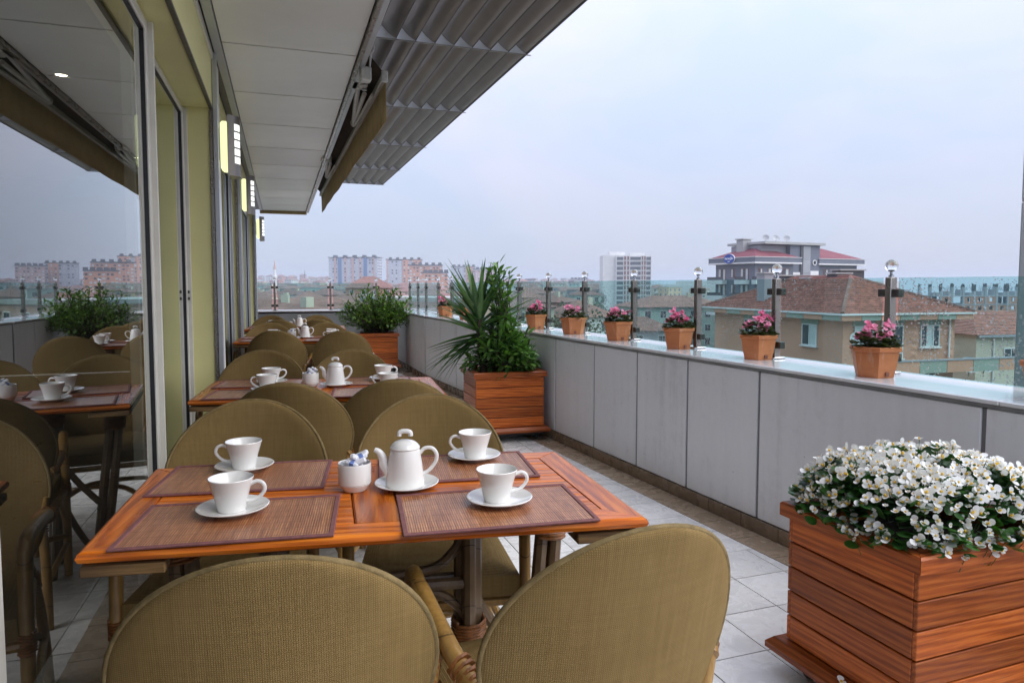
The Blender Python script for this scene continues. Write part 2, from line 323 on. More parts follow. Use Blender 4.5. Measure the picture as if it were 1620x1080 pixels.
# ------------------------------------------------------------------ mesh helpers
class MB:
    def __init__(s): s.v = []; s.f = []; s.mi = []; s.cur = 0
    def add(s, vs, fs, M=None):
        b = len(s.v)
        s.v += [tuple(M @ Vector(p)) if M is not None else tuple(p) for p in vs]
        s.f += [tuple(i + b for i in q) for q in fs]; s.mi += [s.cur] * len(fs)
        return s
    def box(s, x0, y0, z0, x1, y1, z1, b=0.0, M=None):
        x0, x1 = min(x0, x1), max(x0, x1); y0, y1 = min(y0, y1), max(y0, y1); z0, z1 = min(z0, z1), max(z0, z1)
        if b <= 0:
            return s.add([(x0, y0, z0), (x1, y0, z0), (x1, y1, z0), (x0, y1, z0), (x0, y0, z1), (x1, y0, z1), (x1, y1, z1), (x0, y1, z1)],
                         [(3, 2, 1, 0), (4, 5, 6, 7), (0, 1, 5, 4), (1, 2, 6, 5), (2, 3, 7, 6), (3, 0, 4, 7)], M)
        b = min(b, 0.49 * min(x1 - x0, y1 - y0, z1 - z0))
        V = []; idx = {}
        for i, X in enumerate((x0, x1)):
            for j, Y in enumerate((y0, y1)):
                for k, Z in enumerate((z0, z1)):
                    ox = X + (b if i == 0 else -b); oy = Y + (b if j == 0 else -b); oz = Z + (b if k == 0 else -b)
                    for ax, p in enumerate(((X, oy, oz), (ox, Y, oz), (ox, oy, Z))):
                        idx[(i, j, k, ax)] = len(V); V.append(p)
        F = []
        for i in (0, 1):
            q = [idx[(i, 0, 0, 0)], idx[(i, 1, 0, 0)], idx[(i, 1, 1, 0)], idx[(i, 0, 1, 0)]]; F.append(q if i else q[::-1])
            q = [idx[(0, i, 0, 1)], idx[(1, i, 0, 1)], idx[(1, i, 1, 1)], idx[(0, i, 1, 1)]]; F.append(q[::-1] if i else q)
            q = [idx[(0, 0, i, 2)], idx[(1, 0, i, 2)], idx[(1, 1, i, 2)], idx[(0, 1, i, 2)]]; F.append(q if i else q[::-1])
        for i in (0, 1):
            for j in (0, 1):
                q = [idx[(i, j, 0, 0)], idx[(i, j, 1, 0)], idx[(i, j, 1, 1)], idx[(i, j, 0, 1)]]; F.append(q if i != j else q[::-1])
                q = [idx[(i, 0, j, 0)], idx[(i, 1, j, 0)], idx[(i, 1, j, 2)], idx[(i, 0, j, 2)]]; F.append(q[::-1] if i != j else q)
                q = [idx[(0, i, j, 1)], idx[(1, i, j, 1)], idx[(1, i, j, 2)], idx[(0, i, j, 2)]]; F.append(q if i != j else q[::-1])
                for k in (0, 1):
                    t = [idx[(i, j, k, 0)], idx[(i, j, k, 1)], idx[(i, j, k, 2)]]; F.append(t if (i + j + k) % 2 else t[::-1])
        return s.add(V, F, M)
    def tube(s, path, rad, n=8, closed=False, caps=True, M=None):
        P = [Vector(p) for p in path]; N = len(P)
        rr = rad if isinstance(rad, (list, tuple)) else [rad] * N
        V = []; prev = None
        for i in range(N):
            t = (P[(i + 1) % N] - P[i - 1]) if closed else (P[min(i + 1, N - 1)] - P[max(i - 1, 0)])
            t.normalize()
            if prev is None:
                a = Vector((0, 0, 1)) if abs(t.z) < 0.9 else Vector((1, 0, 0))
                u = t.cross(a).normalized()
            else:
                u = (prev - t * prev.dot(t))
                u = u.normalized() if u.length > 1e-6 else t.orthogonal().normalized()
            prev = u; q = t.cross(u)
            for k in range(n):
                an = 2 * math.pi * k / n
                V.append(P[i] + (u * math.cos(an) + q * math.sin(an)) * rr[i])
        F = []
        for i in range(N if closed else N - 1):
            j = (i + 1) % N
            for k in range(n): F.append((i * n + k, i * n + (k + 1) % n, j * n + (k + 1) % n, j * n + k))
        if not closed and caps: F += [tuple(range(n))[::-1], tuple((N - 1) * n + k for k in range(n))]
        return s.add(V, F, M)
    def lathe(s, prof, n=24, M=None, closed=False):
        V = []; F = []; m = len(prof)
        for r, z in prof:
            for k in range(n):
                a = 2 * math.pi * k / n; V.append((r * math.cos(a), r * math.sin(a), z))
        for i in range(m if closed else m - 1):
            j = (i + 1) % m
            for k in range(n): F.append((i * n + k, i * n + (k + 1) % n, j * n + (k + 1) % n, j * n + k))
        if not closed: F += [tuple(range(n))[::-1], tuple((m - 1) * n + k for k in range(n))]
        return s.add(V, F, M)
    def prism(s, poly, z0, z1, M=None):
        n = len(poly)
        return s.add([(x, y, z0) for x, y in poly] + [(x, y, z1) for x, y in poly],
                     [tuple(range(n))[::-1], tuple(range(n, 2 * n))] + [(i, (i + 1) % n, n + (i + 1) % n, n + i) for i in range(n)], M)
    def sphere(s, c, r, nu=16, nv=10, M=None):
        V = []; F = []
        for j in range(1, nv):
            a = math.pi * j / nv
            for i in range(nu):
                b = 2 * math.pi * i / nu; V.append((c[0] + r * math.sin(a) * math.cos(b), c[1] + r * math.sin(a) * math.sin(b), c[2] + r * math.cos(a)))
        V += [(c[0], c[1], c[2] + r), (c[0], c[1], c[2] - r)]; t = len(V) - 2
        for j in range(nv - 2):
            for i in range(nu): F.append((j * nu + i, (j + 1) * nu + i, (j + 1) * nu + (i + 1) % nu, j * nu + (i + 1) % nu))
        for i in range(nu):
            F.append((t, i, (i + 1) % nu)); F.append((t + 1, (nv - 2) * nu + (i + 1) % nu, (nv - 2) * nu + i))
        return s.add(V, F, M)
    def mesh(s, name, mats, smooth=False):
        me = bpy.data.meshes.new(name); me.from_pydata(s.v, [], s.f)
        for m in (mats if isinstance(mats, (list, tuple)) else [mats]): me.materials.append(MATS[m])
        if len(set(s.mi)) > 1: me.polygons.foreach_set('material_index', s.mi)
        if smooth:
            me.polygons.foreach_set('use_smooth', [True] * len(s.f))
            if smooth != 'all':
                me.update()
                try: me.set_sharp_from_angle(angle=R(40))
                except Exception: pass
        me.update(); return me
    def build(s, name, mats, parent=None, smooth=False, **k):
        return ob(name, s.mesh(name, mats, smooth), parent, **k)
def ob(name, me, parent=None, loc=None, rot=None, label=None, cat=None, group=None, kind=None):
    o = bpy.data.objects.new(name, me); col.objects.link(o)
    if parent is not None: o.parent = parent
    if loc is not None: o.location = loc
    if rot is not None: o.rotation_euler = rot
    return tag(o, label, cat, group, kind)
def tag(o, label=None, cat=None, group=None, kind=None):
    if label: o['label'] = label
    if cat: o['category'] = cat
    if group: o['group'] = group
    if kind: o['kind'] = kind
    return o
def empty(name, loc=(0, 0, 0), rz=0.0, label=None, cat=None, group=None, parent=None):
    o = bpy.data.objects.new(name, None); col.objects.link(o); o.location = loc; o.rotation_euler = (0, 0, rz)
    o.empty_display_size = 0.1
    if parent: o.parent = parent
    return tag(o, label, cat, group)
KIDS = {}
def copy_tree(src, parent=None, label=None, group=None):
    c = src.copy(); col.objects.link(c)
    if parent is not None: c.parent = parent
    if label: c['label'] = label
    if group: c['group'] = group
    for ch in list(src.children): copy_tree(ch, c)
    return c
def smooth_path(pts, sub=6):
    P = [Vector(p) for p in pts]; out = []
    for i in range(len(P) - 1):
        a, b, c, d = P[max(i - 1, 0)], P[i], P[i + 1], P[min(i + 2, len(P) - 1)]
        for k in range(sub):
            t = k / sub
            out.append(0.5 * ((2 * b) + (c - a) * t + (2 * a - 5 * b + 4 * c - d) * t * t + (3 * b - a - 3 * c + d) * t ** 3))
    out.append(P[-1]); return out
def coil(a, b, r, turns, tr=0.0035, n=5):
    """a cane binding wound round the line a-b"""
    A, B = Vector(a), Vector(b); t = (B - A).normalized(); u = t.orthogonal().normalized(); q = t.cross(u); pts = []
    m = turns * 9
    for i in range(m + 1):
        an = 2 * math.pi * i / 9; pts.append(A + (B - A) * (i / m) + (u * math.cos(an) + q * math.sin(an)) * r)
    return MB().tube(pts, tr, n)

# ================================================================== terrace floor
PX0, PSL = 2.46, 0.068                          # parapet inner face: X = PX0 - PSL * Y
def par_x(Y): return PX0 - PSL * Y if Y < 8.75 else 1.865
fl = MB(); fl.prism([(-0.62, -2.2), (2.70, -2.2), (1.95, 8.75), (1.95, 11.9), (-0.75, 11.9)], -0.10, -0.006)
floor = fl.build('terrace_floor', 'grout', kind='structure')
P = 0.2535; GAP = 0.005
rest = MB(); tiles = []
def tile_poly(x0, x1a, x1b, y0, y1, z=0.0):
    g = GAP / 2
    return [(x0 + g, y0 + g), (x1a - g, y0 + g), (x1b - g, y1 - g), (x0 + g, y1 - g)]
def in_view(x, y):
    if y < 0.75: return False
    a = math.degrees(math.atan2(x, y)) - 19.3
    return -40 < a < 40
sq = MB().prism(tile_poly(-0.12775, 0.12775, 0.12775, -P / 2, P / 2), -0.006, 0.0).mesh('tile', 'floor_tile')
for j in range(-21, 37):
    y0 = 3.115 + P * j; y1 = y0 + P
    if y1 > 11.6: continue
    for i in range(-9, 3):
        x0 = 1.568 + 0.2555 * i
        xb0, xb1 = par_x(y0) - 0.165, par_x(y1) - 0.165
        if x0 > xb1 - 0.03: continue
        last = x0 + 0.2555 > xb1 - 0.03
        d = math.hypot(x0 + 0.12, (y0 + 0.12))
        tiles.append((0 if in_view(x0 + .12, y0 + .12) else 1, d, x0, x0 + 0.2555, y0, y1, last, xb0, xb1))
tiles.sort()
for n, (iv, d, x0, x1, y0, y1, last, xb0, xb1) in enumerate(tiles):
    if n < 290:
        dz = random.uniform(-0.0006, 0.0006)
        if not last: ob('tile', sq, floor, loc=((x0 + x1) / 2, (y0 + y1) / 2, dz))
        else:
            cx, cy = (x0 + xb0) / 2, (y0 + y1) / 2
            pl = [(px - cx, py - cy) for px, py in tile_poly(x0, xb0, xb1, y0, y1)]
            ob('tile', MB().prism(pl, -0.006, 0.0).mesh('tile', 'floor_tile'), floor, loc=(cx, cy, dz))
    else: rest.prism(tile_poly(x0, xb0 if last else x1, xb1 if last else x1, y0, y1), -0.006, 0.0)
rest.build('far_tiles', 'floor_tile', floor, kind='stuff')
for j in range(-12, 36):
    y0 = 2.99 + P * j; y1 = y0 + P
    if y0 < -0.2 or y1 > 11.3: continue
    a, b = par_x(y0), par_x(y1); cx, cy = a - 0.08, (y0 + y1) / 2
    pl = [(px - cx, py - cy) for px, py in [(a - 0.163, y0 + .0025), (a - 0.006, y0 + .0025), (b - 0.006, y1 - .0025), (b - 0.163, y1 - .0025)]]
    ob('border_tile', MB().prism(pl, -0.006, 0.0005).mesh('border_tile', 'border_tile'), floor, loc=(cx, cy, 0))
for j in range(0, 44):                             # brown strip below the glass
    y0 = 0.25 + 0.2535 * j
    x0 = -0.522 + 0.012 * y0 + 0.035
    if y0 + .25 > 11.4: break
    pl = [(0, 0.0025), (0.165, 0.0025), (0.165, .251), (0, .251)]
    ob('border_tile', MB().prism(pl, -0.005, 0.004).mesh('border_tile', 'border_tile'), floor, loc=(x0, y0, 0))

# ================================================================== parapet walls and glass railings
def parapet(name, origin, rz, y0, y1, joints, label, post_y, rlabel, wide=0.42, step=0.0, plain_joint=True):
    W = empty(name, (origin[0], origin[1], 0), rz, label, 'wall')
    MB().box(0.016, y0, -0.3, wide - 0.02, y1, 0.80).build('core', 'joint_grey', W)
    js = [j for j in joints if y0 < j < y1]
    ed = [y0] + js + [y1]
    for a, b in zip(ed[:-1], ed[1:]):
        MB().box(0.0, a + 0.009, 0.076, 0.014, b - 0.009, 0.812, 0.003).build('panel', 'parapet_panel', W)
    for j in js: MB().box(0.008, j - 0.0085, 0.078, 0.0155, j + 0.0085, 0.810).build('joint_strip', 'joint_grey', W)
    n = int((y1 - y0) / 0.255)
    for k in range(n):
        a = y0 + (y1 - y0) * k / n; b = y0 + (y1 - y0) * (k + 1) / n
        MB().box(-0.006, a + 0.002, 0.002, 0.012, b - 0.002, 0.070, 0.0015).build('skirting_tile', 'skirting_tile', W)
    MB().box(-0.004, y0, 0.814, 0.02, y1, 0.828).build('edge_trim', 'joint_grey', W)
    m = max(1, int((y1 - y0) / 1.35))
    for k in range(m):
        a = y0 + (y1 - y0) * k / m; b = y0 + (y1 - y0) * (k + 1) / m
        MB().box(-0.010, a + 0.0008, 0.8285, wide, b - 0.0008, 0.845, 0.003).build('coping_slab', 'coping_white', W)
    G = empty(name.replace('parapet_wall', 'glass_railing'), (origin[0], origin[1], 0.845), rz, rlabel, 'railing')
    px = 0.30
    for y in post_y: post(G, px, y)
    pv = post_y
    for a, b in zip(pv[:-1], pv[1:]):
        gm = MB().box(px - 0.005, a + 0.040, 0.012, px + 0.005, b - 0.040, 0.428, 0.0015)
        gm.build('glass_pane', 'rail_glass', G)
    return W, G
POST = None
def post(G, px, y):
    global POST
    if POST is None:
        P_ = MB().box(-0.020, -0.016, 0.006, 0.020, 0.016, 0.43, 0.003).build('post', 'steel', G, smooth=True)
        MB().box(-0.045, -0.032, 0.0, 0.045, 0.032, 0.010, 0.003).build('base_plate', 'chrome', P_)
        for z in (0.075, 0.36):
            for sg in (-1, 1):
                MB().box(-0.019, sg * 0.0165, z - 0.018, 0.019, sg * 0.052, z + 0.018, 0.003).build('clamp', 'steel_dark', P_)
        MB().lathe([(0.012, 0.43), (0.012, 0.440), (0.007, 0.444), (0.007, 0.456)], 10).build('stem', 'chrome', P_, smooth=True)
        MB().sphere((0, 0, 0.481), 0.027, 20, 14).build('crystal_ball', 'crystal', P_, smooth='all')
        MB().lathe([(0.010, 0.456), (0.013, 0.462), (0.010, 0.466)], 10).build('ball_cup', 'steel_dark', P_, smooth=True)
        P_.location = (px, y, 0); POST = P_
    else:
        c = copy_tree(POST, G); c.location = (px, y, 0)
RZ = math.atan(PSL)
parapet('parapet_wall', (PX0, 0), RZ, -1.2, 8.76, [0.62, 1.70, 2.785, 3.35, 3.865, 4.41, 5.02, 5.64, 6.27, 6.92, 7.5, 8.1],
        'long pale grey panelled parapet wall with glossy white coping along the terrace', [0.25, 0.95, 1.62, 2.31, 2.99, 3.645, 4.36, 5.085, 5.755, 6.41, 7.12, 7.82, 8.55],
        'tinted glass railing with steel posts and crystal balls on the long parapet')
parapet('parapet_wall', (1.866, 8.78), R(0.4), 0.0, 2.75, [0.62, 1.25, 2.0], 'short panelled parapet section behind the far planter box', [0.45, 1.22, 1.80, 2.45],
        'short glass railing section with steel posts above the far planter')
parapet('parapet_wall', (-0.75, 11.62), R(-90 + (-2.0)), 0.0, 2.58, [0.55, 1.25, 1.95], 'grey panelled end wall closing the far end of the terrace', [0.10, 0.80, 1.64, 2.36],
        'glass railing on the end wall with two posts against the town')

# ================================================================== the restaurant building (frame turned 0.7 degrees)
FR = -0.012
bld = empty('restaurant_building', (0, 0, 0), FR, 'olive yellow and glass restaurant front with grey panelled soffit along the terrace', 'building')
COLS = [(4.60, 0.36), (7.02, 0.34), (11.15, 0.34)]
GX, CX = -0.522, -0.375
def bpart(name, mat, b, parent=bld, smooth=False): return b.build(name, mat, parent, smooth)
for y, d in COLS:
    c = bpart('column', 'facade_yellow', MB().box(GX - 0.16, y, 0.0, CX, y + d, 2.648, 0.004))
    bpart('corner_profile', 'aluminium', MB().box(CX + 0.001, y - 0.012, 0.0, CX + 0.030, y + 0.016, 2.646, 0.003), c)
    bpart('corner_profile', 'steel', MB().box(CX - 0.020, y - 0.010, 0.0, CX - 0.001, y - 0.001, 2.30, 0.002), c)
    bpart('side_panel', 'soffit', MB().box(CX + 0.001, y + 0.018, 0.0, CX + 0.012, y + d, 2.646), c)
lt = bpart('lintel', 'facade_yellow', MB().box(GX - 0.16, -1.1, 2.312, CX, 4.598, 2.648, 0.003))
bpart('lintel_trim', 'steel_dark', MB().box(CX - 0.016, -0.3, 2.298, CX + 0.006, 4.585, 2.311, 0.002), lt)
bpart('lintel_trim', 'frame_cream', MB().box(CX + 0.001, -0.3, 2.60, CX + 0.012, 4.585, 2.648), lt)
for (ya, yb) in ((4.962, 7.018), (7.362, 11.148)):
    l2 = bpart('lintel', 'facade_yellow', MB().box(GX - 0.16, ya, 2.312, CX - 0.03, yb, 2.648, 0.003))
bpart('sill', 'aluminium', MB().box(GX - 0.03, -0.3, -0.02, GX + 0.032, 4.598, 0.03, 0.004))
# glazing: near sliding leaf in front, fixed pane behind it, glazed bays further on
def leaf_frame(name, y0, y1, x, z0=0.03, z1=2.30, st=0.045, mat='frame_cream', gask=True, cap=True):
    b = MB(); t = 0.038
    b.box(x - t / 2, y0, z0, x + t / 2, y0 + st, z1, 0.003); b.box(x - t / 2, y1 - st, z0, x + t / 2, y1, z1, 0.003)
    b.box(x - t / 2, y0 + st, z0, x + t / 2, y1 - st, z0 + st, 0.003); b.box(x - t / 2, y0 + st, z1 - st, x + t / 2, y1 - st, z1, 0.003)
    f = bpart(name, mat, b)
    if gask:
        g = MB(); a0, a1, c0, c1 = y0 + st, y1 - st, z0 + st, z1 - st; q = 0.006
        for e in ((a0, c0, a0 + q, c1), (a1 - q, c0, a1, c1), (a0 + q, c0, a1 - q, c0 + q), (a0 + q, c1 - q, a1 - q, c1)):
            g.box(x - 0.010, e[0], e[1], x + 0.012, e[2], e[3])
        bpart('gasket', 'gasket', g, f)
    if cap: bpart('stile_cap', mat, MB().box(x - 0.01, y1 + 0.001, z0, x + 0.040, y1 + 0.014, z1, 0.003), f)
    bpart('pane', 'facade_glass', MB().box(x - 0.004, y0 + st + 0.002, z0 + st + 0.002, x + 0.004, y1 - st - 0.002, z1 - st - 0.002), f)
    return f
leaf_frame('sliding_door', 1.405, 3.15, GX + 0.012)
leaf_frame('sliding_door', -0.30, 1.44, GX - 0.034, cap=False)
d2 = leaf_frame('fixed_window', 3.05, 4.580, GX - 0.034, st=0.035)
for z in (1.15, 1.19): bpart('latch', 'steel_dark', MB().box(GX - 0.012, 4.545, z, GX - 0.002, 4.565, z + 0.018, 0.002), d2)
leaf_frame('glazed_bay', 4.965, 7.000, GX + 0.06, mat='aluminium', st=0.05)
leaf_frame('glazed_bay', 7.365, 9.185, GX + 0.04, mat='aluminium', st=0.05)
leaf_frame('glazed_bay', 9.205, 11.130, GX + 0.04, mat='aluminium', st=0.05)
# soffit with separate metal panels
sf = bpart('soffit', 'steel_dark', MB().box(CX - 0.15, -1.1, 2.664, 0.52, 13.9, 2.72))
ys = [-1.05, 0.15, 1.2, 2.25, 3.32, 4.405, 5.47, 6.50, 7.56, 8.62, 9.70, 10.78, 11.85, 12.9, 13.85]
for a, b in zip(ys[:-1], ys[1:]):
    bpart('soffit_panel', 'soffit', MB().box(CX + 0.075, a + 0.011, 2.650, 0.472, b - 0.011, 2.6635, 0.002), sf)
bpart('edge_profile', 'aluminium', MB().box(CX + 0.022, -1.1, 2.640, CX + 0.070, 13.85, 2.6635, 0.002), sf)
bpart('edge_profile', 'steel', MB().box(0.478, -1.1, 2.622, 0.500, 13.9, 2.6635, 0.002), sf)
bpart('fascia', 'aluminium', MB().box(0.502, -1.1, 2.630, 0.535, 13.9, 2.90, 0.003), sf)
bpart('end_beam', 'awning_cloth', MB().box(CX + 0.02, 13.92, 2.60, 0.50, 14.0, 2.70, 0.004), sf)
bpart('roof_slab', 'concrete', MB().box(-7.0, -1.1, 2.90, 0.50, 13.9, 3.15))
# dining room behind the glass
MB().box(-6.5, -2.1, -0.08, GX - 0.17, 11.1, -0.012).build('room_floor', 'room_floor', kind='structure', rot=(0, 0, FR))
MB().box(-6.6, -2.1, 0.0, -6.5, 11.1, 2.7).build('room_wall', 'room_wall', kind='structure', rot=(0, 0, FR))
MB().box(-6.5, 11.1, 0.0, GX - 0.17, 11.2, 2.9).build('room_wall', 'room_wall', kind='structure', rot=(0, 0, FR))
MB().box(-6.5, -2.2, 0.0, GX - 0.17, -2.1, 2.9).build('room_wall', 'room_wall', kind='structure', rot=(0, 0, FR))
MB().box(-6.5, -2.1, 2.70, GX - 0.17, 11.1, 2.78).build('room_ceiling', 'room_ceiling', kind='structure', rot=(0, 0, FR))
dl = None
for k, (x, y) in enumerate(((-1.42, 5.62), (-1.52, 8.9), (-3.3, 9.3), (-4.2, 7.4), (-5.2, 9.6))):
    t = empty('downlight', (x + .012 * y, y, 2.70), 0, 'small round lit ceiling spot inside the dining room, ' + ('nearest the camera', 'second along the glass', 'third, deeper inside', 'fourth, far from the glass', 'deepest inside')[k], 'light', 'dining room ceiling spots')
    MB().lathe([(0.035, -0.002), (0.05, -0.012), (0.055, -0.002)], 20, closed=True).build('ring', 'aluminium', t, True)
    MB().lathe([(0.035, -0.004), (0.001, -0.004)], 20).build('lens', 'downlight_glow', t)
def room_chair(x, y, rz, lab):
    t = empty('dining_chair', (x, y, -0.012), rz, lab, 'chair')
    b = MB(); pr = []
    for k in range(17):
        z = k / 16; pr.append((0.15 + 0.065 * math.sin(z * 6.8 + 0.5) * (1 - 0.35 * z), 0.44 + 0.56 * z))
    V = [(-h, 0, z) for h, z in pr] + [(h, 0, z) for h, z in pr[::-1]]
    n = len(V); th = 0.03
    b.add([(p[0], -0.21 - (p[2] - .44) * .14, p[2]) for p in V] + [(p[0], -0.21 - th - (p[2] - .44) * .14, p[2]) for p in V],
          [(i, 33 - i, 32 - i, i + 1) for i in range(16)] + [(n + i + 1, n + 32 - i, n + 33 - i, n + i) for i in range(16)] + [(i, (i + 1) % n, n + (i + 1) % n, n + i) for i in range(n)])
    b.build('backrest', 'room_chair', t)
    MB().box(-.21, -.2, .42, .21, .22, .48, .02).build('seat', 'room_chair', t)
    for sx_ in (-.18, .18):
        for sy in (-.17, .18): MB().box(sx_ - .02, sy - .02, 0, sx_ + .02, sy + .02, .425, .004).build('leg', 'room_chair', t)
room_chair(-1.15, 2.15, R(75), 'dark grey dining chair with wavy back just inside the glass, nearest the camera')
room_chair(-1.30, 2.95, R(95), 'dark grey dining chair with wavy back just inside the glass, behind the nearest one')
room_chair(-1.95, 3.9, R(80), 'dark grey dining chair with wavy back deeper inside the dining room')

# wall lamps
def wall_lamp(y, lab):
    t = empty('wall_lamp', (CX + 0.028 + 0.012 * y, y + 0.03, 1.93), FR, lab, 'lamp', 'lit wall lamps on the columns')
    MB().box(0.0, 0.0, 0.08, 0.010, 0.12, 0.27, 0.002).build('back_plate', 'aluminium', t)
    MB().box(0.0102, -0.01, 0.022, 0.056, 0.13, 0.318, 0.012).build('diffuser', 'lamp_glow', t)
    n = 12; an = [R(-72 + 144 * k / n) for k in range(n + 1)]
    pr = [(0.022 + 0.096 * math.cos(a), 0.06 + 0.096 * math.sin(a)) for a in an]; po = [(0.022 + 0.100 * math.cos(a), 0.06 + 0.100 * math.sin(a)) for a in an]
    cv = MB().prism(pr + po[::-1], -0.014, 0.352).build('curved_cover', 'lamp_cover', t, True)
    an = [R(-46 + 32 * k / 5) for k in range(6)]
    si = [(0.022 + 0.1005 * math.cos(a), 0.06 + 0.1005 * math.sin(a)) for a in an]; so = [(0.022 + 0.102 * math.cos(a), 0.06 + 0.102 * math.sin(a)) for a in an]
    for k in range(5):
        z = 0.062 + k * 0.050
        MB().prism(si + so[::-1], z, z + 0.040).build('slot', 'lamp_slot', cv)
wall_lamp(4.60, 'lit curved wall lamp on the nearest olive yellow column')
wall_lamp(7.02, 'lit curved wall lamp on the middle olive yellow column')
wall_lamp(11.18, 'small lit wall lamp at the far corner of the building')

# ================================================================== louvre canopy
LZ = 2.90; LX0, LX1, NB = 0.56, 1.765, 9
lv = empty('louvre_canopy', (0, 0, 0), 0, 'grey metal sunshade canopy of curved blades over the terrace edge', 'canopy')
pit = (LX1 - LX0) / NB
RIBS = [1.2, 2.98, 4.73, 6.48, 8.26, 10.02, 11.53]
def arc(x0, n=10, h=0.118):                         # curved blade: steep at its inner edge, flattening to its outer edge
    return [(x0 + (pit - 0.003) * u, LZ + 0.004 + h * (1 - u) ** 1.5) for u in [(i / (n - 1)) ** 1.15 for i in range(n)]]
for k in range(NB):
    pts = arc(LX0 + pit * k)
    for (ya, yb) in zip(RIBS[:-1], RIBS[1:]):
        if k < 2 and yb > 11: continue
        b = MB(); n = len(pts); e0, e1 = ya + 0.004, yb - 0.004
        V = [(x, e0, z) for x, z in pts] + [(x, e1, z) for x, z in pts] + [(x + .003, e0, z + 0.003) for x, z in pts] + [(x + .003, e1, z + 0.003) for x, z in pts]
        F = []
        for i in range(n - 1):
            F.append((i, i + 1, n + i + 1, n + i)); F.append((2 * n + i + 1, 2 * n + i, 3 * n + i, 3 * n + i + 1))
        F += [(0, n, 3 * n, 2 * n), (n - 1, 3 * n - 1, 4 * n - 1, 2 * n - 1)]
        b.add(V, F); b.cur = 1; b.box(pts[-1][0] - 0.002, e0, LZ - 0.001, pts[-1][0] + 0.002, e1, LZ + 0.013); b.build('blade', ['alu_blade', 'steel_dark'], lv, True)
for y in RIBS:
    b = MB()
    for k in range(NB):
        pts = arc(LX0 + pit * k); x0 = LX0 + pit * k; n = len(pts)
        lo = [(x, LZ - 0.002) for x, z in pts]
        V = [(x, y - 0.003, z) for x, z in pts] + [(x, y - 0.003, z) for x, z in lo] + [(x, y + 0.003, z) for x, z in pts] + [(x, y + 0.003, z) for x, z in lo]
        F = []
        for i in range(n - 1): F += [(n + i, n + i + 1, i + 1, i), (2 * n + i, 2 * n + i + 1, 3 * n + i + 1, 3 * n + i)]
        b.add(V, F)
    rb0 = b.build('rib', 'alu_rib', lv)
    MB().box(LX0 - 0.02, y - 0.006, LZ - 0.008, LX1 + 0.035, y + 0.006, LZ - 0.003).build('rib_bar', 'alu_blade', rb0)
MB().box(LX1 + 0.004, RIBS[0], LZ - 0.001, LX1 + 0.010, RIBS[-1], LZ + 0.03).build('edge_strip', 'steel_dark', lv)
for y in (2.1, 3.9, 7.4, 10.9):
    MB().box(0.50, y - 0.03, LZ + 0.13, LX1, y + 0.03, LZ + 0.20, 0.004).build('bracket_beam', 'alu_blade', lv)

# ================================================================== folded awning
aw = empty('awning', (0, 0, 0), 0, 'folded retractable awning with tan valance under the canopy', 'awning')
AY0, AY1 = 4.68, 10.95
MB().tube([(0.60, AY0 - 0.05, 2.755), (0.60, AY1, 2.755)], 0.042, 12).build('roller_tube', 'awning_roll', aw, True)
b = MB(); NS = 40
for i in range(NS + 1):
    y = AY0 + (AY1 - AY0) * i / NS; wob = 0.0022 * math.sin(i * 0.9) + 0.002 * math.sin(i * 0.37)
    b.v += [(0.745 + wob * 0.3, y, 2.615), (0.748 + wob, y, 2.48), (0.750 + 1.4 * wob, y, 2.345 + 0.0012 * math.sin(i * 0.8))]
for i in range(NS):
    for j in (0, 1): a = i * 3 + j; b.f.append((a, a + 1, a + 4, a + 3)); b.mi.append(0)
va = b.build('valance', 'awning_cloth', aw, True)
md = va.modifiers.new('thick', 'SOLIDIFY'); md.thickness = 0.003
MB().box(0.715, AY0 - 0.02, 2.595, 0.748, AY1, 2.64, 0.004).build('front_bar', 'awning_white', aw)
b = MB()
b.add([(0.60, AY0, 2.80), (0.735, AY0, 2.645), (0.735, AY1, 2.645), (0.60, AY1, 2.80), (0.60, AY0, 2.804), (0.735, AY0, 2.649), (0.735, AY1, 2.649), (0.60, AY1, 2.804)],
      [(3, 2, 1, 0), (4, 5, 6, 7), (0, 1, 5, 4), (1, 2, 6, 5), (2, 3, 7, 6), (3, 0, 4, 7)])
b.build('rolled_cloth', 'awning_roll', aw)
MB().box(0.555, AY0 - 0.1, 2.655, 0.585, AY1, 2.695, 0.003).build('square_bar', 'awning_white', aw)
for y in (4.98, 8.0):
    a = MB().tube([(0.60, y, 2.655), (0.685, y + 1.05, 2.625)], 0.020, 8).build('arm', 'awning_white', aw, True)
    MB().tube([(0.690, y + 1.08, 2.625), (0.655, y + 0.10, 2.61)], 0.017, 8).build('forearm', 'awning_white', a, True)
    MB().tube([(0.700, y + 1.05, 2.605), (0.700, y + 0.02, 2.585)], 0.012, 8).build('tension_rod', 'awning_white', a, True)
    MB().sphere((0.692, y + 1.09, 2.622), 0.032, 10, 7).build('elbow', 'awning_white', a, True)
    br = MB().box(0.545, y - 0.10, 2.63, 0.61, y + 0.07, 2.70, 0.006); br.box(0.60, y - 0.055, 2.615, 0.66, y + 0.03, 2.675, 0.01)
    br.box(0.55, y - 0.16, 2.642, 0.568, y + 0.16, 2.652)
    br.build('bracket', 'awning_white', aw)
    MB().tube([(0.64, y - 0.02, 2.60), (0.64, y - 0.02, 2.685)], 0.018, 10).build('pivot', 'aluminium', aw, True)
MB().tube([(0.600 + 0.048 * math.cos(k * math.pi / 8), AY0 - 0.14, 2.760 + 0.048 * math.sin(k * math.pi / 8)) for k in range(16)], 0.008, 6, True).build('gear_ring', 'awning_white', aw, True)
MB().tube([(0.600, AY0 - 0.155, 2.760), (0.600, AY0 - 0.06, 2.760)], 0.016, 10).build('gear_hub', 'awning_white', aw, True)
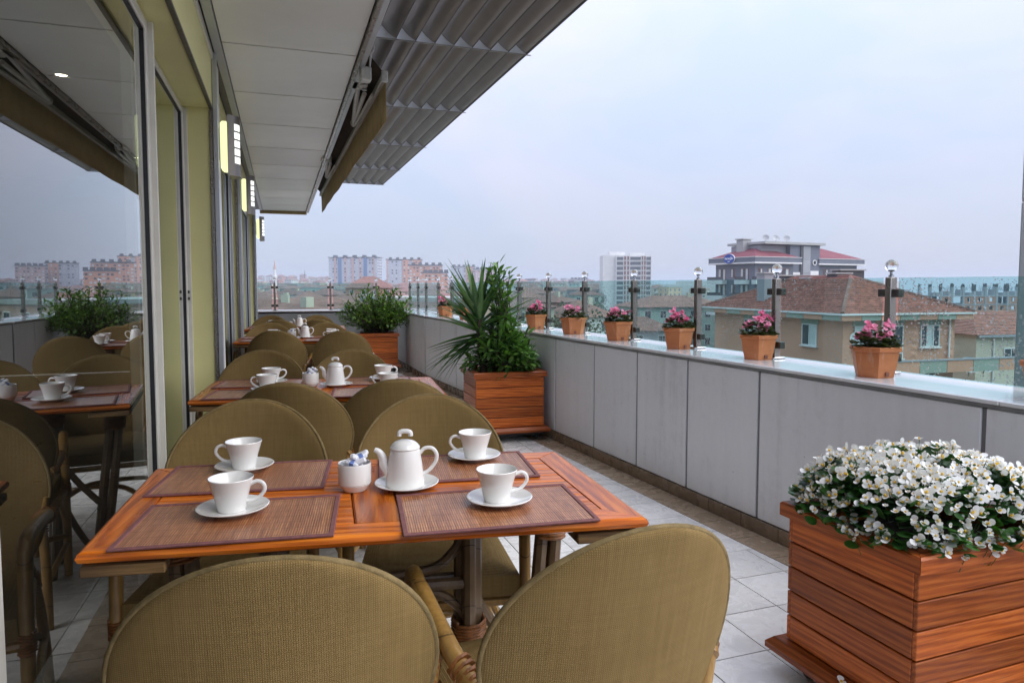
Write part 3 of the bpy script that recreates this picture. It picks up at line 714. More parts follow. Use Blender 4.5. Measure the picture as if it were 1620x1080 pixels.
for sg in (-1, 1):
    MB().tube([(0.600 + sg * 0.03, AY0 - 0.14, 2.722), (0.600 + sg * 0.022, AY0 - 0.10, 2.60)], 0.007, 6).build('gear_strut', 'awning_white', aw, True)
MB().box(0.565, AY0 - 0.13, 2.555, 0.635, AY0 - 0.05, 2.645, 0.008).build('gear_box', 'awning_white', aw)
MB().box(0.712, AY0 - 0.045, 2.58, 0.755, AY0 - 0.021, 2.655, 0.006).build('end_cap', 'awning_white', aw)

# ================================================================== tables
def table_proto():
    t = empty('dining_table')
    L2, W2, Z, T = 0.565, 0.31, 0.74, 0.024
    SK = math.tan(R(5.0))                            # the top is a little out of square
    S = Matrix(((1, 0, 0, 0), (0, 1, 0, 0), (0, 0, 1, 0), (0, 0, 0, 1)))
    bw = 0.075
    def board(poly, mat, name='board', z0=Z - T, z1=Z, bev=0.004):
        n = len(poly); b = MB(); c = (sum(p[0] for p in poly) / n, sum(p[1] for p in poly) / n)
        ins = [(c[0] + (x - c[0]) * (1 - bev / max(0.02, abs(x - c[0]) + 1e-6)), c[1] + (y - c[1]) * (1 - bev / max(0.02, abs(y - c[1]) + 1e-6))) for x, y in poly]
        V = [(x, y, z0) for x, y in poly] + [(x, y, z1 - bev) for x, y in poly] + [(x, y, z1) for x, y in ins]
        F = [tuple(range(n))[::-1], tuple(range(2 * n, 3 * n))]
        for i in range(n):
            j = (i + 1) % n; F += [(i, j, n + j, n + i), (n + i, n + j, 2 * n + j, 2 * n + i)]
        b.add(V, F); return b.build(name, mat, t)
    g = 0.0012
    def rail(sg):                                     # long edge with a half-round nose
        b = MB(); y1 = sg * W2; prof = [(y1 - sg * bw, Z), (y1 - sg * 0.010, Z), (y1 - sg * 0.003, Z - 0.004), (y1, Z - 0.012), (y1 - sg * 0.003, Z - 0.020), (y1 - sg * 0.010, Z - T), (y1 - sg * bw, Z - T)]
        n = len(prof); V = []
        for side in (-1, 1):
            for y, z in prof: V.append((side * (L2 - (abs(y1) - abs(y)) - g), y, z))
        F = [(i, (i + 1) % n, n + (i + 1) % n, n + i) for i in range(n)] + [tuple(range(n))[::-1], tuple(range(n, 2 * n))]
        if sg > 0: F = [f[::-1] for f in F]
        b.add(V, F); b.build('edge_board', 'table_wood_x', t)
    rail(-1); rail(1)
    for sg in (-1, 1):
        b = MB(); x1 = sg * L2; prof = [(x1 - sg * bw, Z - 0.0005), (x1 - sg * 0.010, Z - 0.0005), (x1 - sg * 0.003, Z - 0.004), (x1, Z - 0.012), (x1 - sg * 0.003, Z - 0.020), (x1 - sg * 0.010, Z - T), (x1 - sg * bw, Z - T)]
        n = len(prof); V = []
        for side in (-1, 1):
            for x, z in prof: V.append((x, side * (W2 - (abs(x1) - abs(x)) - g), z))
        F = [(i, (i + 1) % n, n + (i + 1) % n, n + i) for i in range(n)] + [tuple(range(n))[::-1], tuple(range(n, 2 * n))]
        if sg < 0: F = [f[::-1] for f in F]
        b.add(V, F); b.build('edge_board', 'table_wood_y', t)
    board([(-0.050, -W2 + bw + g), (0.050, -W2 + bw + g), (0.050, W2 - bw - g), (-0.050, W2 - bw - g)], 'table_wood_y', 'centre_board')
    ns = 8; sw = (2 * W2 - 2 * bw) / ns
    for k in range(ns):
        y0 = -W2 + bw + sw * k + 0.0032; y1 = y0 + sw - 0.0064
        dz = random.uniform(-0.0006, 0.0004)
        for xa, xb in ((-L2 + bw + 0.002, -0.052), (0.052, L2 - bw - 0.002)):
            board([(xa, y0), (xb, y0), (xb, y1), (xa, y1)], 'table_wood_x', 'slat', Z - T + 0.004, Z - 0.0004 + dz, 0.0025)
    MB().box(-L2 + 0.03, -W2 + 0.03, Z - T - 0.006, L2 - 0.03, W2 - 0.03, Z - T - 0.001).build('under_panel', 'caulk', t)
    for sg in (-1, 1):
        MB().box(sg * L2 - 0.015 if sg > 0 else sg * L2 + 0.004, -W2 + 0.01, Z - T - 0.028, sg * L2 - 0.155 if sg > 0 else sg * L2 + 0.155, W2 - 0.01, Z - T - 0.007, 0.002).build('batten', 'batten_wood', t)
    # cane pedestal legs with bindings, splayed feet and a double stretcher
    for sg in (-1, 1):
        x = sg * 0.235
        rods = MB()
        for k, (dx, dy) in enumerate(((0, -0.022), (0.020, 0.012), (-0.020, 0.012))):
            rods.tube([(x + dx * 0.9, dy * 0.9, Z - T - 0.008), (x + dx, dy, 0.0)], 0.0175, 8)
        lg = rods.build('leg', 'cane_dark', t, True)
        coil((x, 0, 0.69), (x, 0, 0.62), 0.041, 9, 0.0042).build('binding', 'cane_binding', lg, True)
        coil((x, 0, 0.40), (x, 0, 0.345), 0.042, 7, 0.0042).build('binding', 'cane_binding', lg, True)
        MB().tube(smooth_path([(x, 0, 0.635), (x - sg * 0.028, 0, 0.585), (x - sg * 0.085, 0, 0.535), (x - sg * 0.20, 0, 0.520), (0, 0, 0.520)]), 0.013, 8).build('brace', 'cane_dark', lg, True)
        MB().tube(smooth_path([(x, 0, 0.385), (x - sg * 0.03, 0, 0.435), (x - sg * 0.09, 0, 0.472), (x - sg * 0.20, 0, 0.476), (0, 0, 0.474)]), 0.012, 8).build('brace', 'cane_dark', lg, True)
        # diagonal wrapped strut to the table edge
        ft = Vector((sg * 0.40, 0.02, 0.0)); tp = Vector((sg * 0.475, 0.10, Z - T - 0.035))
        for q in (-0.018, 0.018):
            MB().tube([tp + Vector((q, 0, 0)), tp.lerp(ft, 0.5) + Vector((q * 1.1, 0, 0)), ft + Vector((q, 0, 0.012))], 0.019, 8).build('strut', 'cane_dark', lg, True)
        coil(tp, tp.lerp(ft, 0.17), 0.043, 13, 0.0048).build('binding', 'cane_binding', lg, True)
        MB().tube(smooth_path([(x, 0, 0.55), (x + sg * 0.01, 0.03, 0.46), (x + sg * 0.08, 0.04, 0.34), (x + sg * 0.16, 0.03, 0.24)]), 0.015, 8).build('brace', 'cane_dark', lg, True)
        for dx, dy in ((0.0, -0.24), (sg * 0.14, 0.05), (0.0, 0.23)):
            MB().tube(smooth_path([(x, dy * 0.08, 0.36), (x + dx * 0.25, dy * 0.25, 0.22), (x + dx * 0.7, dy * 0.7, 0.07), (x + dx, dy, 0.012)]), 0.0145, 8).build('foot', 'cane_dark', lg, True)
    MB().tube([(-0.235, -0.015, 0.498), (0.235, -0.015, 0.498)], 0.015, 8).build('stretcher', 'cane_dark', t, True)
    MB().tube([(-0.235, 0.020, 0.498), (0.235, 0.020, 0.498)], 0.015, 8).build('stretcher', 'cane_dark', t, True)
    for ch in t.children:                             # slight skew of the top
        if ch.name.split('.')[0] in ('edge_board', 'slat', 'centre_board', 'under_panel', 'batten'):
            for vtx in ch.data.vertices: vtx.co.x += (vtx.co.y) * -SK
    return t
# ------------------------------------------------------------------ bamboo armchairs
def chair_proto():
    t = empty('armchair')
    zb, zm, zt, wm, wb = 0.405, 0.635, 0.862, 0.245, 0.155
    def hw(z):
        if z >= zm: return wm * math.sqrt(max(0.0, 1 - ((z - zm) / (zt - zm)) ** 2))
        u = (zm - z) / (zm - zb); return wm - (wm - wb) * (u ** 1.5) * 0.98
    def yy(x, z): return -0.205 - (z - zb) * 0.22 + 1.05 * x * x
    NU, rows = 22, []
    for k in range(27):
        u = k / 26
        z = zb + (zm - zb) * (u / 0.42) if u < 0.42 else zm + (zt - zm) * math.sin((u - 0.42) / 0.58 * math.pi / 2)
        rows.append(z)
    b = MB(); V = []; F = []
    for side in (1, -1):
        for z in rows:
            h = max(hw(z), 0.0012)
            for i in range(NU + 1):
                s_ = math.sin((i / NU - 0.5) * math.pi); x = s_ * h
                edge = max(abs(s_), 1 - (zt - z) / 0.03 if zt - z < 0.03 else 0)
                th = 0.0125 * math.sqrt(max(0, 1 - edge ** 6)) + 0.0005
                V.append((x, yy(x, z) + side * th, z))
    n = NU + 1; m = len(rows); o2 = n * m
    for j in range(m - 1):
        for i in range(NU):
            a = j * n + i; F.append((a + 1, a, a + n, a + n + 1)); c = o2 + a; F.append((c, c + 1, c + n + 1, c + n))
        F.append((j * n, o2 + j * n, o2 + (j + 1) * n, (j + 1) * n)); F.append((j * n + NU, (j + 1) * n + NU, o2 + (j + 1) * n + NU, o2 + j * n + NU))
    for i in range(NU):
        F.append((i, i + 1, o2 + i + 1, o2 + i))
    b.add(V, F); bk = b.build('backrest', 'chair_fabric', t, 'all')
    path = [(-hw(z), yy(hw(z), z), z) for z in rows] + [(hw(z), yy(hw(z), z), z) for z in rows[::-1][1:]]
    MB().tube(path, 0.0052, 7).build('piping', 'fabric_edge', bk, 'all')
    seam = [(-hw(z) * 0.88, yy(hw(z) * 0.88, z) - 0.0125, z * 0.94 + 0.031 if z > zm else z) for z in rows[2:]]
    # seat
    b = MB(); sx0, sy0, sy1 = 0.208, -0.215, 0.235; NX, NY = 10, 10; V = []; F = []
    for lay in (0, 1):
        for j in range(NY + 1):
            for i in range(NX + 1):
                u = i / NX * 2 - 1; v = j / NY * 2 - 1
                x = u * (sx0 + 0.015 * v); y = sy0 + (sy1 - sy0) * j / NY
                z = 0.452 + 0.012 * (1 - u ** 4) * (1 - v ** 4) - 0.012 * max(abs(u), abs(v)) ** 10 if lay else 0.385
                V.append((x, y, z))
    n = NX + 1; o2 = n * (NY + 1)
    for j in range(NY):
        for i in range(NX):
            a = j * n + i; F.append((a, a + n, a + n + 1, a + 1)); c = o2 + a; F.append((c, c + 1, c + n + 1, c + n))
    for i in range(NX):
        F.append((i, i + 1, o2 + i + 1, o2 + i)); a = NY * n + i; F.append((a + 1, a, o2 + a, o2 + a + 1))
    for j in range(NY):
        a = j * n; F.append((a + n, a, o2 + a, o2 + a + n)); a = j * n + NX; F.append((a, a + n, o2 + a + n, o2 + a))
    b.add(V, F); b.build('seat', 'chair_fabric', t, True)
    for sg in (-1, 1):
        MB().tube([(sg * 0.238, 0.225, 0.0), (sg * 0.240, 0.225, 0.40), (sg * 0.240, 0.215, 0.55)], 0.0165, 10).build('front_leg', 'bamboo', t, True)
        arm = MB().tube(smooth_path([(sg * 0.240, 0.215, 0.548), (sg * 0.240, 0.205, 0.598), (sg * 0.242, 0.165, 0.618), (sg * 0.247, 0.05, 0.612), (sg * 0.248, -0.08, 0.595), (sg * 0.236, -0.150, 0.572), (sg * 0.216, -0.188, 0.552)]), 0.0175, 10).build('armrest', 'bamboo', t, True)
        coil((sg * 0.2475, -0.090, 0.592), (sg * 0.220, -0.180, 0.556), 0.0205, 7, 0.005).build('binding', 'cane_binding', arm, True)
        pb = [(sg * (hw(z) + 0.004 - 0.003 * q), yy(hw(z), z) - 0.010 + 0.006 * q, z) for q, z in enumerate((0.43, 0.49, 0.54, 0.58, 0.62))]
        MB().tube(smooth_path([(sg * 0.205, -0.30, 0.0), (sg * 0.20, -0.255, 0.22), (sg * 0.185, -0.205, 0.39)] + pb), [0.0165] * 25 + [0.0165 - 0.0006 * k for k in range(18)], 10).build('back_leg', 'bamboo', t, True)
        MB().tube([(sg * 0.238, 0.225, 0.365), (sg * 0.186, -0.215, 0.37)], 0.0135, 8).build('seat_rail', 'bamboo', t, True)
        MB().tube(smooth_path([(sg * 0.238, 0.222, 0.20), (sg * 0.230, 0.13, 0.315), (sg * 0.222, 0.06, 0.357)]), 0.0105, 8).build('brace', 'bamboo', t, True)
        MB().tube([(sg * 0.238, 0.222, 0.14), (sg * 0.202, -0.268, 0.16)], 0.0125, 8).build('stretcher', 'bamboo', t, True)
        lgb = coil((sg * 0.2395, 0.225, 0.345), (sg * 0.240, 0.225, 0.40), 0.0185, 7, 0.0035); lgb.build('binding', 'cane_binding', t, True)
        coil((sg * 0.190, -0.222, 0.335), (sg * 0.186, -0.207, 0.385), 0.019, 6, 0.0035).build('binding', 'cane_binding', t, True)
    MB().tube([(-0.238, 0.228, 0.368), (0.238, 0.228, 0.368)], 0.0135, 8).build('seat_rail', 'bamboo', t, True)
    MB().tube([(-0.19, -0.215, 0.368), (0.19, -0.215, 0.368)], 0.0135, 8).build('seat_rail', 'bamboo', t, True)
    MB().tube(smooth_path([(-0.238, 0.225, 0.17), (-0.1, 0.02, 0.225), (0.0, -0.03, 0.235), (0.1, -0.08, 0.225), (0.203, -0.272, 0.17)]), 0.0125, 8).build('stretcher', 'bamboo', t, True)
    MB().tube(smooth_path([(0.238, 0.225, 0.145), (0.1, 0.02, 0.200), (0.0, -0.03, 0.208), (-0.1, -0.08, 0.200), (-0.203, -0.272, 0.145)]), 0.0125, 8).build('stretcher', 'bamboo', t, True)
    return t
# ------------------------------------------------------------------ crockery
def cup_proto():
    t = empty('cup')
    out = [(0.0005, 0.006), (0.024, 0.006), (0.026, 0.0), (0.029, 0.0), (0.0305, 0.006), (0.036, 0.032), (0.0465, 0.068), (0.0475, 0.071), (0.0465, 0.0725), (0.0445, 0.071), (0.0335, 0.034), (0.027, 0.010), (0.0005, 0.008)]
    MB().lathe(out, 32).build('bowl', 'ceramic', t, True)
    MB().tube(smooth_path([(0.040, 0, 0.056), (0.056, 0, 0.062), (0.068, 0, 0.056), (0.071, 0, 0.043), (0.062, 0, 0.029), (0.049, 0, 0.021), (0.033, 0, 0.019)]), 0.0042, 8).build('handle', 'ceramic', t, True)
    return t
def saucer_mesh(r=0.075):
    k = r / 0.075
    pr = [(0.0005, 0.0035), (0.036 * k, 0.002), (0.038 * k, 0.0), (0.042 * k, 0.0), (0.045 * k, 0.003), (0.060 * k, 0.008), (r, 0.0135), (r + 0.0008, 0.0152), (r - 0.001, 0.0162), (0.060 * k, 0.0112), (0.046 * k, 0.0062), (0.034 * k, 0.0052), (0.0005, 0.0055)]
    return MB().lathe(pr, 36).mesh('saucer', 'ceramic', True)
def teapot_proto():
    t = empty('teapot')
    pr = [(0.0005, 0.004), (0.045, 0.003), (0.047, 0.0), (0.050, 0.001), (0.0515, 0.006), (0.050, 0.025), (0.0465, 0.055), (0.0425, 0.082), (0.0395, 0.100), (0.0385, 0.104), (0.036, 0.105), (0.034, 0.102), (0.0005, 0.101)]
    MB().lathe(pr, 32).build('body', 'ceramic', t, True)
    ld = MB().lathe([(0.0005, 0.1045), (0.0385, 0.1055), (0.040, 0.108), (0.0385, 0.112), (0.033, 0.119), (0.024, 0.1255), (0.012, 0.129), (0.0005, 0.130)], 28).build('lid', 'ceramic', t, True)
    MB().tube(smooth_path([(-0.014, 0, 0.123), (-0.013, 0, 0.131), (-0.006, 0, 0.1345), (0.006, 0, 0.1345), (0.013, 0, 0.131), (0.014, 0, 0.123)]), 0.006, 8).build('knob', 'ceramic', ld, True)
    sp = smooth_path([(-0.040, 0, 0.040), (-0.054, 0, 0.058), (-0.059, 0, 0.080), (-0.068, 0, 0.096), (-0.080, 0, 0.103)])
    MB().tube(sp, [0.016 - 0.0095 * i / (len(sp) - 1) for i in range(len(sp))], 12).build('spout', 'ceramic', t, True)
    MB().tube(smooth_path([(0.039, 0, 0.090), (0.052, 0, 0.104), (0.071, 0, 0.104), (0.083, 0, 0.088), (0.081, 0, 0.066), (0.066, 0, 0.044), (0.048, 0, 0.032)]), 0.0052, 8).build('handle', 'ceramic', t, True)
    for ch in list(t.children): ch.data.transform(Matrix.Diagonal((0.93, 0.93, 0.88, 1)))
    return t
def bowl_proto():
    t = MB().lathe([(0.0005, 0.004), (0.022, 0.003), (0.024, 0.0), (0.028, 0.001), (0.034, 0.010), (0.0375, 0.0165), (0.0365, 0.018), (0.0395, 0.0195), (0.040, 0.066), (0.039, 0.0685), (0.037, 0.067), (0.0365, 0.022), (0.0005, 0.016)], 32).mesh('sugar_bowl', 'ceramic', True)
    return t
def mat_proto(w_, d_):
    t = empty('placemat')
    MB().box(-w_ / 2 + .004, -d_ / 2 + .004, 0.0005, w_ / 2 - .004, d_ / 2 - .004, 0.0030).build('woven_sheet', 'bamboo_mat', t)
    for e in ((-w_ / 2, -d_ / 2, w_ / 2, -d_ / 2 + .011), (-w_ / 2, d_ / 2 - .011, w_ / 2, d_ / 2), (-w_ / 2, -d_ / 2 + .011, -w_ / 2 + .011, d_ / 2 - .011), (w_ / 2 - .011, -d_ / 2 + .011, w_ / 2, d_ / 2 - .011)):
        MB().box(e[0], e[1], 0.0001, e[2], e[3], 0.0052, 0.0014).build('trim', 'mat_border', t)
    return t

T0 = table_proto(); C0 = chair_proto(); U0 = cup_proto(); K0 = teapot_proto(); M0 = mat_proto(0.415, 0.272)
SAU = saucer_mesh(); SAU2 = saucer_mesh(0.078); BOWL = bowl_proto()
PKT = MB().box(-0.017, -0.0065, -0.0065, 0.017, 0.0065, 0.0065, 0.003).mesh('sugar_packet', 'sugar_paper')
PB = MB().box(-0.004, -0.0068, -0.0068, 0.006, 0.0068, 0.0068).mesh('print', 'sugar_print')
used = {}
def place(proto, loc, rz, label, cat, group=None):
    o = proto if proto.name not in used else copy_tree(proto)
    used[proto.name] = 1
    o.location = loc; o.rotation_euler = (0, 0, rz)
    return tag(o, label, cat, group)
TZ = 0.7400
ORD = ['nearest', 'second', 'third', 'farthest']
# table centre, turn, depth scale
TAB = [(0.222, 1.668, -9.2), (0.228, 3.455, -10.5), (0.245, 6.68, -9.0), (0.260, 8.47, -9.0)]
CUPS = {0: [(-0.090, 1.596, 'front left', -12), (-0.079, 1.962, 'back left', 172), (0.539, 1.868, 'back right', 168), (0.483, 1.466, 'front right', -8)],
        1: [(-0.010, 3.66, 'back left', 5), (-0.028, 3.40, 'front left', 176), (0.545, 3.60, 'back right', -4), (0.515, 3.27, 'front right', 170)],
        2: [(0.0, 6.82, 'back left', 5), (-0.02, 6.52, 'front left', 170), (0.53, 6.78, 'back right', 0), (0.51, 6.47, 'front right', 178)],
        3: [(0.0, 8.62, 'back left', 5), (-0.01, 8.34, 'front left', 170), (0.55, 8.56, 'back right', 0), (0.53, 8.26, 'front right', 178)]}
POTS = {0: (0.302, 1.662), 1: (0.288, 3.47), 2: (0.285, 6.72), 3: (0.30, 8.50)}
BOWLS = {0: (0.182, 1.683), 1: (0.172, 3.50), 2: (0.170, 6.78), 3: (0.185, 8.55)}
MATS4 = [(-0.08, 1.541, -8), (-0.072, 1.885, -9), (0.458, 1.440, -6.5), (0.466, 1.800, -8)]
WH = ['front left', 'back left', 'front right', 'back right']
rnd = random.Random(3)
for i, (tx, ty, ta) in enumerate(TAB):
    place(T0, (tx, ty, 0), R(ta), f'{ORD[i]} slatted orange-brown wooden table on a cane base', 'table', 'wooden tables in a row along the glass')
    for k, (mx_, my, ma) in enumerate(MATS4):
        dx, dy = mx_ - TAB[0][0], my - TAB[0][1]; q = R(ta - TAB[0][2])
        place(M0, (tx + dx * math.cos(q) - dy * math.sin(q), ty + dx * math.sin(q) + dy * math.cos(q), TZ), R(ma) + q,
              f'brown bamboo placemat at the {WH[k]} of the {ORD[i]} table', 'placemat', 'bamboo placemats on the tables')
    for (cx, cy, wh, ca) in CUPS[i]:
        z = TZ + 0.0032
        o = ob('saucer', SAU, None, (cx, cy, z), (0, 0, 0), f'white saucer under the {wh} cup of the {ORD[i]} table', 'saucer', 'saucers on the tables')
        place(U0, (cx + rnd.uniform(-.006, .006), cy + rnd.uniform(-.004, .004), z + 0.0056), R(ca), f'white coffee cup at the {wh} of the {ORD[i]} table', 'cup', 'coffee cups on the tables')
    px, py = POTS[i]
    ob('saucer', SAU2, None, (px + 0.004, py, TZ + 0.0005), None, f'white saucer under the teapot of the {ORD[i]} table', 'saucer', 'saucers on the tables')
    place(K0, (px, py, TZ + 0.0062), R(-14 + 3 * i), f'white teapot with loop knob on the {ORD[i]} table', 'teapot', 'teapots on the tables')
    bx, by = BOWLS[i]
    ob('sugar_bowl', BOWL, None, (bx, by, TZ + 0.0004), None, f'round white sugar bowl beside the teapot on the {ORD[i]} table', 'sugar bowl', 'sugar bowls on the tables')
    if i < 3:
        for k in range(11):
            a = k * 2.4; rr = 0.022 * math.sqrt((k + 0.3) / 11)
            pk = ob('sugar_packet', PKT, None, (bx + rr * math.cos(a), by + rr * math.sin(a), TZ + 0.058 + 0.012 * (k % 3) + 0.003 * (k > 7)),
                    (rnd.uniform(-.6, .6), rnd.uniform(-.7, .7), rnd.uniform(0, 6.3)), f'small white and blue wrapped sugar heaped in the bowl on the {ORD[i]} table', 'sugar', f'wrapped sugars in the bowl on the {ORD[i]} table')
            if k % 2: ob('print', PB, pk)
# chairs: x, y of the top of the back, turn of the seat (0 = facing away from the camera)
CH = [(-0.012, 0.985, -6, 'olive fabric armchair nearest the camera, at the left, seen from behind'),
      (0.550, 0.915, 4, 'olive fabric armchair nearest the camera, at the right, seen from behind'),
      (-0.067, 2.40, 171, 'olive fabric armchair across the nearest table, left one, facing the camera'),
      (0.506, 2.31, 170, 'olive fabric armchair across the nearest table, right one, facing the camera'),
      (0.038, 2.76, -12, 'olive fabric armchair at the near side of the second table, left one'),
      (0.470, 2.72, -9, 'olive fabric armchair at the near side of the second table, right one'),
      (-0.050, 4.22, 172, 'olive fabric armchair across the second table, left one'),
      (0.440, 4.08, 170, 'olive fabric armchair across the second table, right one'),
      (0.012, 5.98, -10, 'olive fabric armchair at the near side of the third table, left one'),
      (0.539, 5.78, -8, 'olive fabric armchair at the near side of the third table, right one'),
      (-0.026, 7.28, 172, 'olive fabric armchair across the third table, left one'),
      (0.513, 7.12, 171, 'olive fabric armchair across the third table, right one'),
      (0.060, 7.83, -10, 'olive fabric armchair at the near side of the farthest table, left one'),
      (0.470, 7.76, -9, 'olive fabric armchair at the near side of the farthest table, right one'),
      (-0.015, 9.05, 171, 'olive fabric armchair across the farthest table, left one'),
      (0.531, 8.92, 171, 'olive fabric armchair across the farthest table, right one')]
for x, y, a, lab in CH:
    off = Vector((0, -0.305, 0)); off.rotate(Euler((0, 0, R(a))))
    place(C0, (x - off.x, y - off.y, 0), R(a), lab, 'chair', 'olive armchairs round the tables')

# ================================================================== wooden planter boxes
def planter(name, loc, rz, lab, SX=0.280, SY=0.228, rows=5):
    t = empty(name, loc, rz, lab, 'planter')
    zb, zt = 0.115, 0.512; ph = (zt - zb) / rows
    MB().box(-SX + 0.016, -SY + 0.016, zb, SX - 0.016, SY - 0.016, 0.46).build('liner', 'caulk', t)
    for k in range(rows):
        z0 = zb + ph * k + 0.0025; z1 = zb + ph * (k + 1) - 0.0025
        for sg in (-1, 1):
            MB().box(-SX + 0.001, sg * SY, z0, SX - 0.001, sg * (SY - 0.014), z1, 0.002).build('plank', 'planter_wood_x', t)
            MB().box(sg * SX, -SY + 0.0145, z0, sg * (SX - 0.014), SY - 0.0145, z1, 0.002).build('plank', 'planter_wood_y', t)
    def mitre(a, mat, z0, z1, out, inn, name, bev=0.006):
        b = MB(); prof = [(out, z0), (out, z1 - bev), (out - bev, z1), (-inn, z1), (-inn, z0)]; n = len(prof); V = []
        along, off = (SX, SY) if a % 2 == 0 else (SY, SX)
        for sd_ in (-1, 1):
            for y, z in prof: V.append((sd_ * (along + y - 0.0008), -(off + y), z))
        F = [(i, (i + 1) % n, n + (i + 1) % n, n + i) for i in range(n)] + [tuple(range(n))[::-1], tuple(range(n, 2 * n))]
        b.add(V, [f[::-1] for f in F], Matrix.Rotation(a * math.pi / 2, 4, 'Z')); return b.build(name, mat, t)
    for a in range(4):
        mitre(a, 'planter_trim_x' if a % 2 == 0 else 'planter_trim_y', 0.513, 0.556, 0.020, 0.035, 'rim_board')
        mitre(a, 'planter_trim_x' if a % 2 == 0 else 'planter_trim_y', 0.075, 0.113, 0.045, 0.03, 'plinth_board', 0.020)
    MB().box(-SX - 0.01, -SY - 0.01, 0.052, SX + 0.01, SY + 0.01, 0.074).build('base_board', 'caulk', t)
    b = MB(); n = 12; V = []; F = []
    for j in range(n + 1):
        for i in range(n + 1):
            x = (i / n * 2 - 1) * (SX - 0.0355); y = (j / n * 2 - 1) * (SY - 0.0355)
            V.append((x, y, 0.485 + 0.03 * noise.noise(Vector((x * 7 + loc[0], y * 7, 0)))))
    for j in range(n):
        for i in range(n): a = j * (n + 1) + i; F.append((a, a + 1, a + n + 2, a + n + 1))
    MB().add(V, F).build('soil', 'soil', t, 'all')
    for sx_ in (-1, 1):
        for sy in (-1, 1):
            X_, Y_ = sx_ * (SX - 0.05), sy * (SY - 0.05)
            MB().lathe([(0.001, -0.012), (0.022, -0.012), (0.026, -0.008), (0.026, 0.008), (0.022, 0.012), (0.001, 0.012)], 14, Matrix.Translation((X_, Y_, 0.026)) @ Matrix.Rotation(R(90), 4, 'Y')).build('caster', 'caster', t, True)
            MB().box(X_ - 0.018, Y_ - 0.018, 0.0275, X_ + 0.018, Y_ + 0.018, 0.053).build('caster_fork', 'caster', t)
    return t
PR = (1.815, 1.495); PM = (1.775, 5.300); PF = (1.43, 9.98)
planter('planter_box', (PR[0], PR[1], 0), R(1.0), 'large wooden planter box at the right front, filled with white flowers')
planter('planter_box', (PM[0], PM[1], 0), R(-3.0), 'wooden planter box halfway along the parapet, holding spiky yucca and laurel')
planter('planter_box', (PF[0], PF[1], 0), R(-7.0), 'wooden planter box at the far end of the terrace, under the round bush')

def leaf_poly(L, W, fold=0.25, bend=0.15, seg=4, tip=1.0):
    """a leaf lying along +X from the origin, folded along its midrib"""
    V = []; F = []
    for k in range(seg + 1):
        u = k / seg; wd = W * (math.sin(math.pi * min(1, u * 0.93 + 0.07)) ** 0.8 if k < seg else 0.02)
        x = L * u; z = -bend * L * u * u
        V += [(x, -wd / 2, z + fold * wd / 2), (x, 0, z), (x, wd / 2, z + fold * wd / 2)]
    for k in range(seg):
        a = k * 3; F += [(a, a + 3, a + 4, a + 1), (a + 1, a + 4, a + 5, a + 2)]
    return V, F
def orient(p, d, roll=0.0, up=Vector((0, 0, 1))):
    d = Vector(d).normalized(); y = up.cross(d)
    if y.length < 1e-3: y = Vector((0, 1, 0))
    y.normalize(); z = d.cross(y)
    M = Matrix((d, y, z)).transposed().to_4x4()
    return Matrix.Translation(p) @ M @ Matrix.Rotation(roll, 4, 'X')

# ------------------------------------------------------------------ yucca
rg = random.Random(21)
yu = empty('yucca', (1.595, 5.27, 0.49), 0, 'spiky yucca with long sword leaves in the middle planter', 'plant')
MB().tube(smooth_path([(0, 0, -0.02), (0.004, 0.0, 0.10), (-0.015, 0.0, 0.24), (-0.03, 0.0, 0.38), (-0.025, 0, 0.50)]), [0.034 - 0.0006 * k for k in range(25)], 9).build('trunk', 'bark', yu, True)
def sword(L, W, bend, seg=7):
    V = []; F = []
    for k in range(seg + 1):
        u = k / seg; wd = W * (0.62 + 0.38 * math.sin(math.pi * min(1, u * 1.6))) * (1 - u ** 2.4) + 0.001
        x = L * u; z = -bend * L * u ** 2.2
        V += [(x, -wd / 2, z + 0.22 * wd), (x, 0, z), (x, wd / 2, z + 0.22 * wd)]
    for k in range(seg):
        a = k * 3; F += [(a, a + 3, a + 4, a + 1), (a + 1, a + 4, a + 5, a + 2)]
    return MB().add(V, F).mesh('leaf', 'leaf_yucca', 'all')
SW = [sword(0.50, 0.060, 0.03), sword(0.44, 0.058, 0.08), sword(0.38, 0.062, 0.02), sword(0.46, 0.048, 0.22)]
rt_ = Vector((math.cos(YAW), -math.sin(YAW), 0)); fw_ = Vector((math.sin(YAW), math.cos(YAW), 0))
def yl(kind, z, sx_, tilt, dpt):
    d = rt_ * math.sin(R(tilt)) * sx_ + Vector((0, 0, 1)) * math.cos(R(tilt)) + fw_ * dpt
    o = ob('leaf', SW[kind], yu); o.matrix_local = orient(Vector((-0.03, 0, z)), d, rg.uniform(-0.5, 0.5)) @ Matrix.Scale(rg.uniform(0.92, 1.1), 4)
for k in range(28): yl(rg.choice((0, 0, 1, 2)), rg.uniform(0.40, 0.52), rg.choice((-1, 1)), rg.uniform(2, 34), rg.uniform(-0.35, 0.45))
for k in range(20): yl(rg.choice((0, 1, 1, 2)), rg.uniform(0.34, 0.48), rg.choice((-1, -1, -1, 1)), rg.uniform(30, 72), rg.uniform(-0.4, 0.4))
for k in range(18): yl(rg.choice((1, 3, 3)), rg.uniform(0.24, 0.36), rg.choice((-1, -1, -1, -1, 1)), rg.uniform(92, 132), rg.uniform(-0.35, 0.3))

